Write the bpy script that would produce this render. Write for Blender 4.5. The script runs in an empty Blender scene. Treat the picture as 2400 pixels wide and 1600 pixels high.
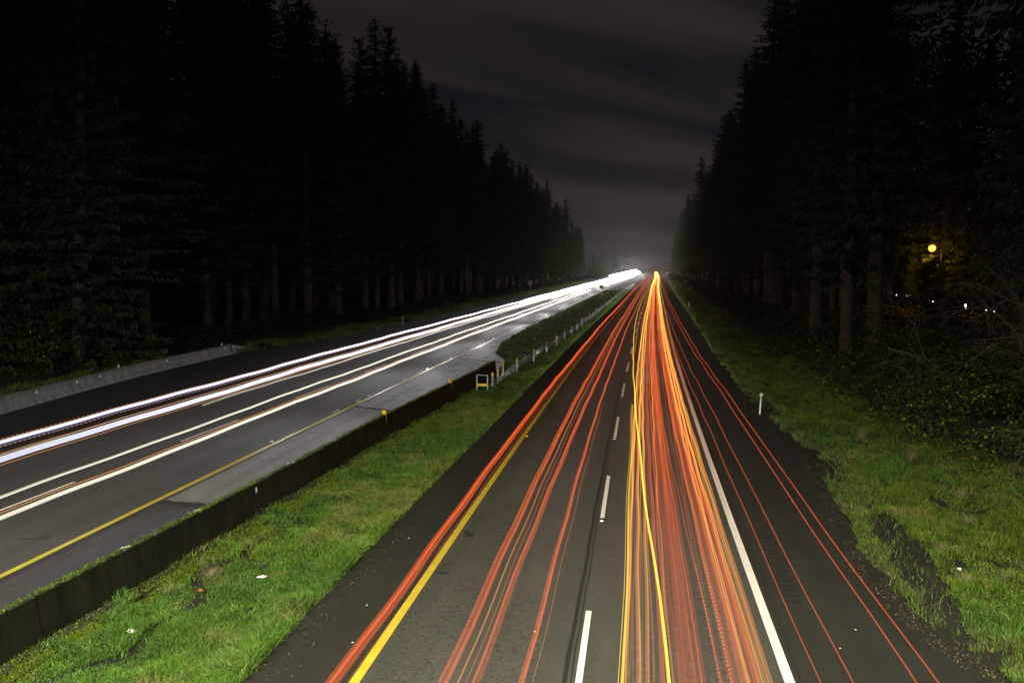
import bpy, math, random
import numpy as np
from mathutils import Vector
random.seed(7); rng = np.random.default_rng(7)
sc = bpy.context.scene
COL = sc.collection

# ------------------------------------------------------------------ camera
CAM_H = 7.2
PITCH = math.radians(5.029)
YAW = math.radians(8.275)
cd = bpy.data.cameras.new("camera"); cam = bpy.data.objects.new("camera", cd); COL.objects.link(cam)
cd.sensor_width = 36; cd.lens = 30.0; cd.clip_end = 6000; cd.clip_start = 0.1
cam.location = (0, 0, CAM_H)
cam.rotation_euler = (math.radians(90) - PITCH, 0, YAW)
sc.camera = cam

# ------------------------------------------------------------------ world: night sky with thin clouds
w = bpy.data.worlds.new("World"); sc.world = w; w.use_nodes = True
nt = w.node_tree; nt.nodes.clear()
N = nt.nodes.new; L = nt.links.new
out = N("ShaderNodeOutputWorld"); bg = N("ShaderNodeBackground"); L(bg.outputs[0], out.inputs[0])
sky = N("ShaderNodeTexSky"); sky.sky_type = 'NISHITA'; sky.sun_disc = False
sky.sun_elevation = math.radians(28); sky.sun_rotation = math.radians(200)
tc = N("ShaderNodeTexCoord"); sep = N("ShaderNodeSeparateXYZ"); L(tc.outputs['Generated'], sep.inputs[0])
def M(op, a, b=None, c=None):
    n = N("ShaderNodeMath"); n.operation = op
    for i, v in enumerate((a, b, c)):
        if v is None: continue
        if isinstance(v, (int, float)): n.inputs[i].default_value = v
        else: L(v, n.inputs[i])
    return n.outputs[0]
zc = M('ADD', M('MAXIMUM', sep.outputs[2], 0.0), 0.14)
px = M('DIVIDE', sep.outputs[0], zc); py = M('DIVIDE', sep.outputs[1], zc)
comb = N("ShaderNodeCombineXYZ"); L(px, comb.inputs[0]); L(py, comb.inputs[1])
mp = N("ShaderNodeMapping"); L(comb.outputs[0], mp.inputs[0])
mp.vector_type = 'TEXTURE'; mp.inputs['Rotation'].default_value = (0, 0, math.radians(38)); mp.inputs['Scale'].default_value = (2.6, 0.62, 1)
nz = N("ShaderNodeTexNoise"); L(mp.outputs[0], nz.inputs['Vector'])
nz.inputs['Scale'].default_value = 0.95; nz.inputs['Detail'].default_value = 4; nz.inputs['Roughness'].default_value = 0.42
nz.inputs['Distortion'].default_value = 0.5
cr = N("ShaderNodeValToRGB"); L(nz.outputs[0], cr.inputs[0])
cr.color_ramp.interpolation = 'EASE'
cr.color_ramp.elements[0].position = 0.33; cr.color_ramp.elements[0].color = (0.0042, 0.0034, 0.0066, 1)
cr.color_ramp.elements[1].position = 0.58; cr.color_ramp.elements[1].color = (0.0228, 0.0184, 0.0146, 1)
# faint violet light pollution near the horizon
hz = M('POWER', M('SUBTRACT', 1.0, M('MAXIMUM', sep.outputs[2], 0.0)), 22.0)
hc = N("ShaderNodeMix"); hc.data_type = 'RGBA'
L(M('MULTIPLY', hz, 0.75), hc.inputs[0]); L(cr.outputs[0], hc.inputs[6]); hc.inputs[7].default_value = (0.0105, 0.0085, 0.0145, 1)
# a trace of added air light from the sky model
mx = N("ShaderNodeMix"); mx.data_type = 'RGBA'; mx.blend_type = 'ADD'; mx.inputs[0].default_value = 0.00025
L(hc.outputs[2], mx.inputs[6]); L(sky.outputs[0], mx.inputs[7])
L(mx.outputs[2], bg.inputs[0]); bg.inputs[1].default_value = 1.0

# added dim sun lamp standing in for moonlight: very weak
sd = bpy.data.lights.new("dim_sun", 'SUN'); sd.energy = 0.012; sd.angle = math.radians(12); sd.color = (0.85, 0.9, 1.0)
so = bpy.data.objects.new("dim_sun", sd); COL.objects.link(so)
so.rotation_euler = (math.radians(62), 0, math.radians(-20))

sc.render.engine = 'CYCLES'
sc.view_settings.view_transform = 'Standard'; sc.view_settings.look = 'None'
sc.view_settings.exposure = 0.0; sc.view_settings.gamma = 1.0
sc.cycles.transparent_max_bounces = 64
sc.cycles.max_bounces = 4

# street lamps of the overpass that carries the camera (power in W); built further down
LAMPS = [(-15.0, -3.0, 15.2, 54000.0, 150), (5.5, -3.0, 15.2, 46000.0, 104)]

# ------------------------------------------------------------------ helpers
OX = [-200, 0, 30, 60, 90, 124, 161, 209, 282, 376, 600, 900, 1500, 3000]
OY = [0, 0, 0.03, 0.35, 0.85, 1.6, 2.4, 3.4, 5.1, 7.6, 13.0, 19.0, 28.0, 50.0]
_t = np.arange(-200, 3001, 2.0); _o = np.interp(_t, OX, OY)
_k = np.hanning(23); _k /= _k.sum(); _o2 = np.convolve(np.pad(_o, 11, mode='edge'), _k, mode='valid')
def off(y): return np.interp(y, _t, _o2)
def steps(y0, y1, near=1.0):
    ys = [y0]
    while ys[-1] < y1:
        ys.append(min(y1, ys[-1] + max(near, abs(ys[-1]) * 0.035)))
    return np.array(ys)

def tag(o, label=None, cat=None, group=None, kind=None):
    if label: o['label'] = label
    if cat: o['category'] = cat
    if group: o['group'] = group
    if kind: o['kind'] = kind
    return o
def mesh_obj(name, V, Fc, mat, parent=None, cols=None, uv=None, smooth=False):
    me = bpy.data.meshes.new(name)
    V = np.asarray(V, dtype=np.float32)
    if isinstance(Fc, np.ndarray):
        nf, k = Fc.shape
        me.vertices.add(len(V)); me.vertices.foreach_set('co', V.ravel())
        me.loops.add(nf * k); me.loops.foreach_set('vertex_index', Fc.astype(np.int32).ravel())
        me.polygons.add(nf); me.polygons.foreach_set('loop_start', np.arange(0, nf * k, k, dtype=np.int32))
        me.polygons.foreach_set('loop_total', np.full(nf, k, dtype=np.int32))
        me.update(calc_edges=True)
    else:
        me.from_pydata([tuple(map(float, v)) for v in V], [], [tuple(map(int, f)) for f in Fc]); me.update()
    if cols is not None:
        a = me.color_attributes.new('Col', 'FLOAT_COLOR', 'POINT'); c = np.ones((len(V), 4), dtype=np.float32)
        c[:, :cols.shape[1]] = cols; a.data.foreach_set('color', c.ravel())
    if uv is not None:
        u = me.uv_layers.new(name='UVMap'); li = np.zeros(len(me.loops), dtype=np.int32)
        me.loops.foreach_get('vertex_index', li); u.data.foreach_set('uv', np.asarray(uv, dtype=np.float32)[li].ravel())
    if mat: me.materials.append(mat)
    if smooth: me.polygons.foreach_set('use_smooth', np.ones(len(me.polygons), dtype=bool))
    o = bpy.data.objects.new(name, me); COL.objects.link(o)
    if parent: o.parent = parent
    return o
def empty(name, loc, rz=0.0):
    o = bpy.data.objects.new(name, None); COL.objects.link(o); o.location = loc; o.rotation_euler = (0, 0, rz)
    o.empty_display_size = 0.3
    return o
def copy_tree(o):
    c = o.copy(); COL.objects.link(c)
    for ch in list(o.children):
        d = ch.copy(); COL.objects.link(d); d.parent = c
        for g in list(ch.children):
            e = g.copy(); COL.objects.link(e); e.parent = d
    return c
class MB:
    def __init__(s): s.v = []; s.f = []
    def box(s, c, d, rz=0.0, taper=1.0):
        x, y, z = c; a, b, h = d[0] / 2, d[1] / 2, d[2] / 2; n = len(s.v); C, S = math.cos(rz), math.sin(rz)
        for k, (i, j) in enumerate([(-1, -1), (1, -1), (1, 1), (-1, 1)] * 2):
            t = taper if k >= 4 else 1.0
            X, Y = i * a * t, j * b * t
            s.v.append((x + X * C - Y * S, y + X * S + Y * C, z + (h if k >= 4 else -h)))
        s.f += [tuple(n + q for q in f) for f in ((3, 2, 1, 0), (4, 5, 6, 7), (0, 1, 5, 4), (1, 2, 6, 5), (2, 3, 7, 6), (3, 0, 4, 7))]
    def tube(s, pts, r, n=8, cap=True):
        pts = [Vector(p) for p in pts]; rs = r if isinstance(r, (list, tuple, np.ndarray)) else [r] * len(pts); b0 = len(s.v)
        for i, p in enumerate(pts):
            d = (pts[min(i + 1, len(pts) - 1)] - pts[max(i - 1, 0)]).normalized()
            a = d.cross(Vector((0, 0, 1)) if abs(d.z) < 0.9 else Vector((1, 0, 0))).normalized(); b = d.cross(a)
            for k in range(n):
                t = 2 * math.pi * k / n; s.v.append(tuple(p + (a * math.cos(t) + b * math.sin(t)) * rs[i]))
        for i in range(len(pts) - 1):
            for k in range(n):
                q = b0 + i * n; s.f.append((q + k, q + (k + 1) % n, q + n + (k + 1) % n, q + n + k))
        if cap:
            s.f.append(tuple(b0 + k for k in range(n))[::-1]); s.f.append(tuple(b0 + (len(pts) - 1) * n + k for k in range(n)))
    def build(s, name, mat, parent=None, smooth=False): return mesh_obj(name, s.v, s.f, mat, parent, smooth=smooth)

def newmat(name):
    m = bpy.data.materials.new(name); m.use_nodes = True; t = m.node_tree; b = t.nodes.get('Principled BSDF')
    return m, t, b
def rgb(c): return (c[0], c[1], c[2], 1)
def simple(name, c, rough=0.6, metal=0.0, c2=None, scale=20.0, bump=0.0, bscale=60.0, detail=6):
    m, t, b = newmat(name); b.inputs['Roughness'].default_value = rough; b.inputs['Metallic'].default_value = metal
    b.inputs['Base Color'].default_value = rgb(c)
    co = t.nodes.new('ShaderNodeTexCoord')
    if c2:
        n = t.nodes.new('ShaderNodeTexNoise'); n.inputs['Scale'].default_value = scale; n.inputs['Detail'].default_value = detail
        n.inputs['Roughness'].default_value = 0.65
        r = t.nodes.new('ShaderNodeValToRGB'); r.color_ramp.elements[0].position = 0.36; r.color_ramp.elements[1].position = 0.64
        r.color_ramp.elements[0].color = rgb(c); r.color_ramp.elements[1].color = rgb(c2)
        t.links.new(co.outputs['Object'], n.inputs['Vector']); t.links.new(n.outputs[0], r.inputs[0]); t.links.new(r.outputs[0], b.inputs['Base Color'])
    if bump:
        n2 = t.nodes.new('ShaderNodeTexNoise'); n2.inputs['Scale'].default_value = bscale; n2.inputs['Detail'].default_value = 5
        bp = t.nodes.new('ShaderNodeBump'); bp.inputs['Strength'].default_value = bump; bp.inputs['Distance'].default_value = 0.02
        t.links.new(co.outputs['Object'], n2.inputs['Vector']); t.links.new(n2.outputs[0], bp.inputs['Height']); t.links.new(bp.outputs[0], b.inputs['Normal'])
    return m

def asphalt(name, base, var=0.25, tint=(1.0, 0.97, 0.90), rough=0.75, cracks=None, paths=(), path_amt=0.2, panels=None, patch=0.0):
    """procedural asphalt; uv = (metres across, metres along)"""
    m, t, b = newmat(name); n = t.nodes.new; l = t.links.new
    uvn = n('ShaderNodeUVMap'); uvn.uv_map = 'UVMap'
    def math_(op, a, c=None, d=None):
        q = n('ShaderNodeMath'); q.operation = op
        for i, v in enumerate((a, c, d)):
            if v is None: continue
            if isinstance(v, (int, float)): q.inputs[i].default_value = v
            else: l(v, q.inputs[i])
        return q.outputs[0]
    def noise(sc_, det=4, sx=1.0, sy=1.0, rough_=0.6):
        mpn = n('ShaderNodeMapping'); mpn.inputs['Scale'].default_value = (sx, sy, 1); l(uvn.outputs[0], mpn.inputs[0])
        q = n('ShaderNodeTexNoise'); q.inputs['Scale'].default_value = sc_; q.inputs['Detail'].default_value = det
        q.inputs['Roughness'].default_value = rough_; l(mpn.outputs[0], q.inputs['Vector']); return q.outputs[0]
    fine = noise(55, 3, 1, 1, 0.8); mid = noise(1.3, 5, 1.0, 0.45); lng = noise(0.8, 3, 2.2, 0.05)
    v = math_('MULTIPLY_ADD', mid, var * 2, 1 - var)
    v = math_('MULTIPLY', v, math_('MULTIPLY_ADD', lng, var * 2.2, 1 - var * 1.1))
    v = math_('MULTIPLY', v, math_('MULTIPLY_ADD', math_('POWER', fine, 2.0), 3.2, 0.18)); v = math_('MULTIPLY', v, math_('MULTIPLY_ADD', noise(14, 4, 1, .8, .75), 1.0, 0.5))
    # exposed stones: sparse bright specks
    st = n('ShaderNodeTexVoronoi'); st.inputs['Scale'].default_value = 26; l(uvn.outputs[0], st.inputs['Vector'])
    sp = math_('LESS_THAN', st.outputs['Distance'], 0.16)
    sel = n('ShaderNodeSeparateColor'); l(st.outputs['Color'], sel.inputs[0])
    sp = math_('MULTIPLY', sp, math_('GREATER_THAN', sel.outputs[0], 0.90))
    v = math_('ADD', v, math_('MULTIPLY', sp, 1.6))
    sx = n('ShaderNodeSeparateXYZ'); l(uvn.outputs[0], sx.inputs[0])
    for cx_ in paths:   # worn wheel tracks
        d = math_('DIVIDE', math_('SUBTRACT', sx.outputs[0], cx_), 0.42)
        g = math_('POWER', 2.718, math_('MULTIPLY', math_('MULTIPLY', d, d), -1.0))
        v = math_('MULTIPLY', v, math_('MULTIPLY_ADD', g, path_amt, 1.0))
    if patch:
        pn = noise(0.35, 2, 1.0, 0.5); pr = n('ShaderNodeMapRange'); l(pn, pr.inputs[0])
        pr.inputs[1].default_value = 0.55; pr.inputs[2].default_value = 0.58; pr.inputs[3].default_value = 1.0; pr.inputs[4].default_value = 1.0 + patch
        v = math_('MULTIPLY', v, pr.outputs[0])
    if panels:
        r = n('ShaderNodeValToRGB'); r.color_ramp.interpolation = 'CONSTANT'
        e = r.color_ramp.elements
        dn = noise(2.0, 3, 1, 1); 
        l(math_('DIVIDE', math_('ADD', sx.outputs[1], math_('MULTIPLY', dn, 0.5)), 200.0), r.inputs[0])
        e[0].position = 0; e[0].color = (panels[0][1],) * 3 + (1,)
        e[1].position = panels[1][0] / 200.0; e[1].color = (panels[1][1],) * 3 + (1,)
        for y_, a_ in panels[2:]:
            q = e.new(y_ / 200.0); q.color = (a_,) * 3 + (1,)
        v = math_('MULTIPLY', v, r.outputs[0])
    if cracks:
        # alligator cracking confined to an ellipse (cx, cy, rx, ry)
        cv = n('ShaderNodeTexVoronoi'); cv.feature = 'DISTANCE_TO_EDGE'; cv.inputs['Scale'].default_value = 6.5
        dn2 = n('ShaderNodeTexNoise'); dn2.inputs['Scale'].default_value = 3.0; dn2.inputs['Detail'].default_value = 4; l(uvn.outputs[0], dn2.inputs['Vector'])
        vm = n('ShaderNodeMix'); vm.data_type = 'VECTOR'; vm.inputs[0].default_value = 0.22; l(uvn.outputs[0], vm.inputs[4]); l(dn2.outputs['Color'], vm.inputs[5])
        l(vm.outputs[1], cv.inputs['Vector'])
        line = math_('LESS_THAN', cv.outputs['Distance'], 0.035)
        tot = None
        for (cx_, cy_, rx_, ry_) in cracks:
            dx = math_('DIVIDE', math_('SUBTRACT', sx.outputs[0], cx_), rx_); dy = math_('DIVIDE', math_('SUBTRACT', sx.outputs[1], cy_), ry_)
            dd = math_('ADD', math_('MULTIPLY', dx, dx), math_('MULTIPLY', dy, dy))
            g = math_('LESS_THAN', math_('ADD', dd, math_('MULTIPLY', noise(1.5, 4), 1.1)), 1.35)
            tot = g if tot is None else math_('MAXIMUM', tot, g)
        v = math_('MULTIPLY', v, math_('SUBTRACT', 1.0, math_('MULTIPLY', math_('MULTIPLY', line, tot), 0.42)))
    cm = n('ShaderNodeCombineColor')
    for i in range(3): l(math_('MULTIPLY', v, base * tint[i]), cm.inputs[i])
    l(cm.outputs[0], b.inputs['Base Color'])
    b.inputs['Roughness'].default_value = rough; b.inputs['Specular IOR Level'].default_value = 0.22
    bp = n('ShaderNodeBump'); bp.inputs['Strength'].default_value = 0.5; bp.inputs['Distance'].default_value = 0.012
    l(fine, bp.inputs['Height']); l(bp.outputs[0], b.inputs['Normal'])
    return m

def colattr(name, rough=0.8, trans=0.0, spec=0.2):
    m, t, b = newmat(name); a = t.nodes.new('ShaderNodeAttribute'); a.attribute_name = 'Col'
    t.links.new(a.outputs['Color'], b.inputs['Base Color']); b.inputs['Roughness'].default_value = rough
    b.inputs['Specular IOR Level'].default_value = spec
    return m
def glowmat(name, c, s, light=False):
    """light left by a moving lamp: it adds to what lies behind it"""
    m = bpy.data.materials.new(name); m.use_nodes = True; t = m.node_tree; t.nodes.clear()
    o = t.nodes.new('ShaderNodeOutputMaterial'); e = t.nodes.new('ShaderNodeEmission'); tr = t.nodes.new('ShaderNodeBsdfTransparent'); ad = t.nodes.new('ShaderNodeAddShader')
    e.inputs[0].default_value = rgb(c)
    at = t.nodes.new('ShaderNodeAttribute'); at.attribute_name = 'Col'
    mu = t.nodes.new('ShaderNodeMath'); mu.operation = 'MULTIPLY'; mu.inputs[1].default_value = s
    t.links.new(at.outputs['Fac'], mu.inputs[0]); t.links.new(mu.outputs[0], e.inputs[1])
    t.links.new(e.outputs[0], ad.inputs[0]); t.links.new(tr.outputs[0], ad.inputs[1]); t.links.new(ad.outputs[0], o.inputs[0])
    if not light: m.cycles.emission_sampling = 'NONE'
    return m
def emit(name, c, s):
    m = bpy.data.materials.new(name); m.use_nodes = True; t = m.node_tree; b = t.nodes['Principled BSDF']
    b.inputs['Base Color'].default_value = rgb(c); b.inputs['Emission Color'].default_value = rgb(c); b.inputs['Emission Strength'].default_value = s
    return m

# ------------------------------------------------------------------ ground
def bank(x, y):
    xr = x - off(y)
    h = -0.03 + 0 * x
    # median swale
    ctr = np.where(y < 60, -9.0, -10.6)
    d = np.clip(1 - np.abs(xr - ctr) / 3.0, 0, 1); h = h - 0.16 * d * d * (3 - 2 * d) * ((xr < -6.4) & (xr > -13.5))
    # right verge dips to a ditch, then a low bramble bank
    t = np.clip((xr - 6.8) / 2.5, 0, 1); h = h - 0.22 * t * (xr > 6.8)
    t = np.clip((xr - 10.0) / 5.0, 0, 1); h = h + 1.0 * t * t * (3 - 2 * t)
    # ground rises gently under the left trees
    t = np.clip((-xr - 33.5) / 8.0, 0, 1); h = h + 0.5 * t * t * (3 - 2 * t)
    nzv = 0.05 * np.sin(x * 1.7 + y * 0.6) * np.sin(y * 0.9 - x * 0.5) + 0.03 * np.sin(3.1 * x + 1.3) * np.sin(2.3 * y)
    off_road = ((xr > 7.4) | (xr < -33.0) | ((xr < -7.2) & (xr > -10.8)))
    return h + nzv * off_road
xs = np.concatenate([np.arange(-1500, -60, 60), np.arange(-60, -30, 1.5), np.arange(-30, -14, 2.0), np.arange(-14, 16, 0.4), np.arange(16, 60, 1.5), np.arange(60, 1501, 60)])
ys = np.concatenate([np.arange(-200, 8, 16), np.arange(8, 90, 0.7), steps(90, 2600, 2.0)])
Xg, Yg = np.meshgrid(xs, ys); Xw = Xg + off(Yg)
Zg = bank(Xw, Yg)
V = np.stack([Xw.ravel(), Yg.ravel(), Zg.ravel()], 1)
nx_, ny_ = len(xs), len(ys); I = np.arange(nx_ * ny_).reshape(ny_, nx_)
Fq = np.stack([I[:-1, :-1].ravel(), I[:-1, 1:].ravel(), I[1:, 1:].ravel(), I[1:, :-1].ravel()], 1)
mg = simple('soil', (0.007, 0.008, 0.003), 0.97, c2=(0.020, 0.019, 0.008), scale=1.5, bump=0.6, bscale=9)
tag(mesh_obj('ground', V, Fq, mg, smooth=True), kind='structure')

# ------------------------------------------------------------------ roads
def edge(e, y):
    return np.interp(y, [p[0] for p in e], [p[1] for p in e]) if isinstance(e, list) else e + 0 * y
def strip(name, xa, xb, y0, y1, z, mat, nx=2, near=1.0, rel=True, kind='structure', wob=0.0, parent=None, thick=0.0):
    ys = steps(y0, y1, near); a = edge(xa, ys); b = edge(xb, ys); o = off(ys) if rel else 0 * ys
    V = []; UV = []
    for k in range(nx):
        t = k / (nx - 1); xr = a * (1 - t) + b * t
        if wob: xr = xr + wob * (np.sin(ys * 0.7) + np.sin(ys * 1.9 + 1) * .6 + np.sin(ys * 4.3) * .3)
        V.append(np.stack([xr + o, ys, np.full_like(ys, z)], 1)); UV.append(np.stack([xr, ys], 1))
    m = len(ys); V = np.concatenate(V); UV = np.concatenate(UV)
    F = [(k * m + i, (k + 1) * m + i, (k + 1) * m + i + 1, k * m + i + 1) for k in range(nx - 1) for i in range(m - 1)]
    ob = mesh_obj(name, V, np.array(F), mat, parent, uv=UV)
    if kind and not parent: tag(ob, kind=kind)
    return ob
a_lane = asphalt('asphalt_lane', 0.062, 0.22, tint=(1.0, 0.985, 0.84), cracks=[(-3.9, 18, 0.9, 8), (0.9, 16, 1.3, 5), (-2.2, 15, .6, 4)], paths=(-3.8, -2.1, 0.1, 1.8), path_amt=0.14)
a_sh = asphalt('asphalt_shoulder', 0.028, 0.24, tint=(1.0, 0.97, 0.80), patch=0.12)
a_left = asphalt('asphalt_far_lane', 0.064, 0.25, tint=(1.0, 0.96, 0.90), paths=(-21.2, -19.4, -17.4, -15.6), path_amt=-0.18, rough=0.8)
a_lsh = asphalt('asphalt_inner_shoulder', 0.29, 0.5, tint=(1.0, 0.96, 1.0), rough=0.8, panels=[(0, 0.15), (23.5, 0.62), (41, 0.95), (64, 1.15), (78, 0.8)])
a_lout = asphalt('asphalt_outer_shoulder', 0.022, 0.20, tint=(1, 0.97, 0.9))
FAR = 1500
strip('road', -4.78, 2.78, -60, FAR, 0.004, a_lane, 3)
RE = [(-60, 6.3), (13, 6.35), (16, 6.1), (18.4, 5.6), (21, 5.4), (25, 5.85), (30, 6.2), (34, 6.6), (39, 6.1), (48, 5.7), (70, 5.7), (120, 6.0), (FAR, 6.2)]
strip('road_shoulder', [(-60, -6.75), (20, -6.7), (40, -6.5), (80, -6.4), (FAR, -6.4)], -4.78, -60, FAR, 0.0, a_sh, 2)
strip('road_shoulder', 2.78, [(y, x + 0.5) for y, x in RE], -60, FAR, 0.0, a_sh, 2)
LE = [(-60, -12), (14, -11.75), (27, -11.2), (36, -10.95), (50, -10.2), (61, -9.95), (64, -10.2), (70, -12.1), (74, -12.6), (80, -13.3), (100, -13.7), (FAR, -13.7)]
strip('road', -24.6, -14.5, -60, FAR, 0.004, a_left, 3)
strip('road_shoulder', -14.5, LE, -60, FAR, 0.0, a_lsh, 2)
strip('road_shoulder', [(-60, -31.2), (38, -31.5), (50, -32.8), (66, -33.2), (84, -30.4), (FAR, -30.4)], -24.6, -60, FAR, 0.0, a_lout, 2)

# painted lines
yel = simple('yellow_paint', (0.62, 0.50, 0.035), 0.55, c2=(0.50, 0.39, 0.03), scale=3.0, bump=0.2, bscale=80)
wht = simple('white_paint', (0.88, 0.87, 0.83), 0.5, c2=(0.74, 0.73, 0.68), scale=4.0, bump=0.2, bscale=80)
tar = simple('tar', (0.018, 0.018, 0.016), 0.7)
joint = simple('dirt_joint', (0.006, 0.006, 0.005), 0.9)
strip('yellow_edge_line', -4.87, -4.69, -60, FAR, 0.008, yel)
strip('white_edge_line', 2.62, 2.80, -60, FAR, 0.008, wht)
strip('yellow_edge_line', -14.70, -14.52, -60, FAR, 0.008, yel)
strip('white_edge_line', [(-60, -24.0), (29, -24.1), (38, -24.4), (FAR, -24.4)], [(-60, -23.86), (29, -23.96), (38, -24.26), (FAR, -24.26)], -60, FAR, 0.008, wht)
def dashes(name, x0, x1, start, per, ln, y1):
    V = []; F = []; y = start
    while y < y1:
        for k in range(2):
            ya = y + ln * k / 2; yb = y + ln * (k + 1) / 2; n = len(V)
            V += [(x0 + off(ya), ya, .008), (x1 + off(ya), ya, .008), (x1 + off(yb), yb, .008), (x0 + off(yb), yb, .008)]; F.append((n, n + 1, n + 2, n + 3))
        y += per
    return tag(mesh_obj(name, V, F, wht), kind='structure')
dashes('lane_dashes', -0.98, -0.86, 12.4 - 11.7 * 3, 11.7, 5.0, 900)
dashes('lane_dashes', -18.66, -18.54, 9.0, 11.7, 5.0, 900)
strip('tar_seam', -1.20, -1.12, 8, 56, 0.007, tar, near=0.35, wob=0.012)
strip('tar_seam', -1.06, -1.03, 8, 38, 0.0075, tar, near=0.35, wob=0.016)
strip('tar_seam', 2.93, 2.965, 8, 40, 0.003, tar, near=0.4, wob=0.03)
strip('tar_seam', -14.44, -14.36, 10, 90, 0.003, tar, near=0.5, wob=0.015)
# joints across the inner shoulder
for (xa, ya, xb, yb) in ((-14.4, 23.9, -11.5, 23.3), (-14.5, 41.9, -10.7, 40.4), (-14.3, 65.6, -10.3, 62.8), (-14.2, 76.6, -12.6, 74.6)):
    n = 24; t = np.linspace(0, 1, n); cx_ = xa + (xb - xa) * t; cy_ = ya + (yb - ya) * t + 0.05 * np.sin(t * 31) + 0.04 * np.sin(t * 67)
    wd = 0.10 + 0.06 * np.abs(np.sin(t * 23)); wd = wd * (1 + t * 0.8)
    V = np.concatenate([np.stack([cx_ + off(cy_), cy_ - wd, 0 * t + .004], 1), np.stack([cx_ + off(cy_), cy_ + wd, 0 * t + .004], 1)])
    tag(mesh_obj('shoulder_joint', V, np.array([(i, i + 1, n + i + 1, n + i) for i in range(n - 1)]), joint), kind='structure')
# rumble strip grooves beside the white line
V = []; F = []; y = 18.5
while y < 75:
    xo = off(y) + random.uniform(-.02, .02); x0 = 3.22; wd = 0.42 + random.uniform(-.05, .05); n = len(V); d = 0.055
    V += [(x0 + xo, y, .004), (x0 + wd + xo, y - 0.03, .004), (x0 + wd + xo, y + d * 2.2, .004), (x0 + xo, y + d * 2.4, .004)]; F.append((n, n + 1, n + 2, n + 3)); y += 0.31
tag(mesh_obj('rumble_strip', V, F, simple('groove', (0.011, 0.011, 0.010), 0.9)), kind='structure')
# oil drips and skid marks in the lanes
V = []; F = []
for (x, y, a, b_) in ((-4.35, 22.0, .16, .22), (-4.5, 22.3, .08, .1), (-4.45, 19.1, .15, .07), (-4.5, 19.7, .07, .05), (-0.75, 24.0, .09, .06), (1.3, 14.0, .05, .06), (1.0, 13.2, .03, .04), (1.5, 17.5, .04, .03), (-15.6, 20.2, .25, .06), (-15.9, 20.0, .2, .05), (-17.8, 21.7, .05, .04), (-10.9, 39.5, .2, .2), (-11.2, 43.2, .1, .12), (-12.2, 31.0, .05, .08), (-12.0, 33.5, .05, .05), (-11.6, 66.5, .35, .35), (0.2, 16, .03, .03), (.6, 19, .03, .04), (3.6, 17.4, .1, .03)):
    n = len(V); k = 12; V.append((x, y, .0095))
    for i in range(k):
        t = 2 * math.pi * i / k; r = random.uniform(.7, 1.25); V.append((x + a * r * math.cos(t), y + b_ * r * math.sin(t), .0095))
    for i in range(k): F.append((n, n + 1 + i, n + 1 + (i + 1) % k))
tag(mesh_obj('oil_stains', V, F, tar), kind='structure')

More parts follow.
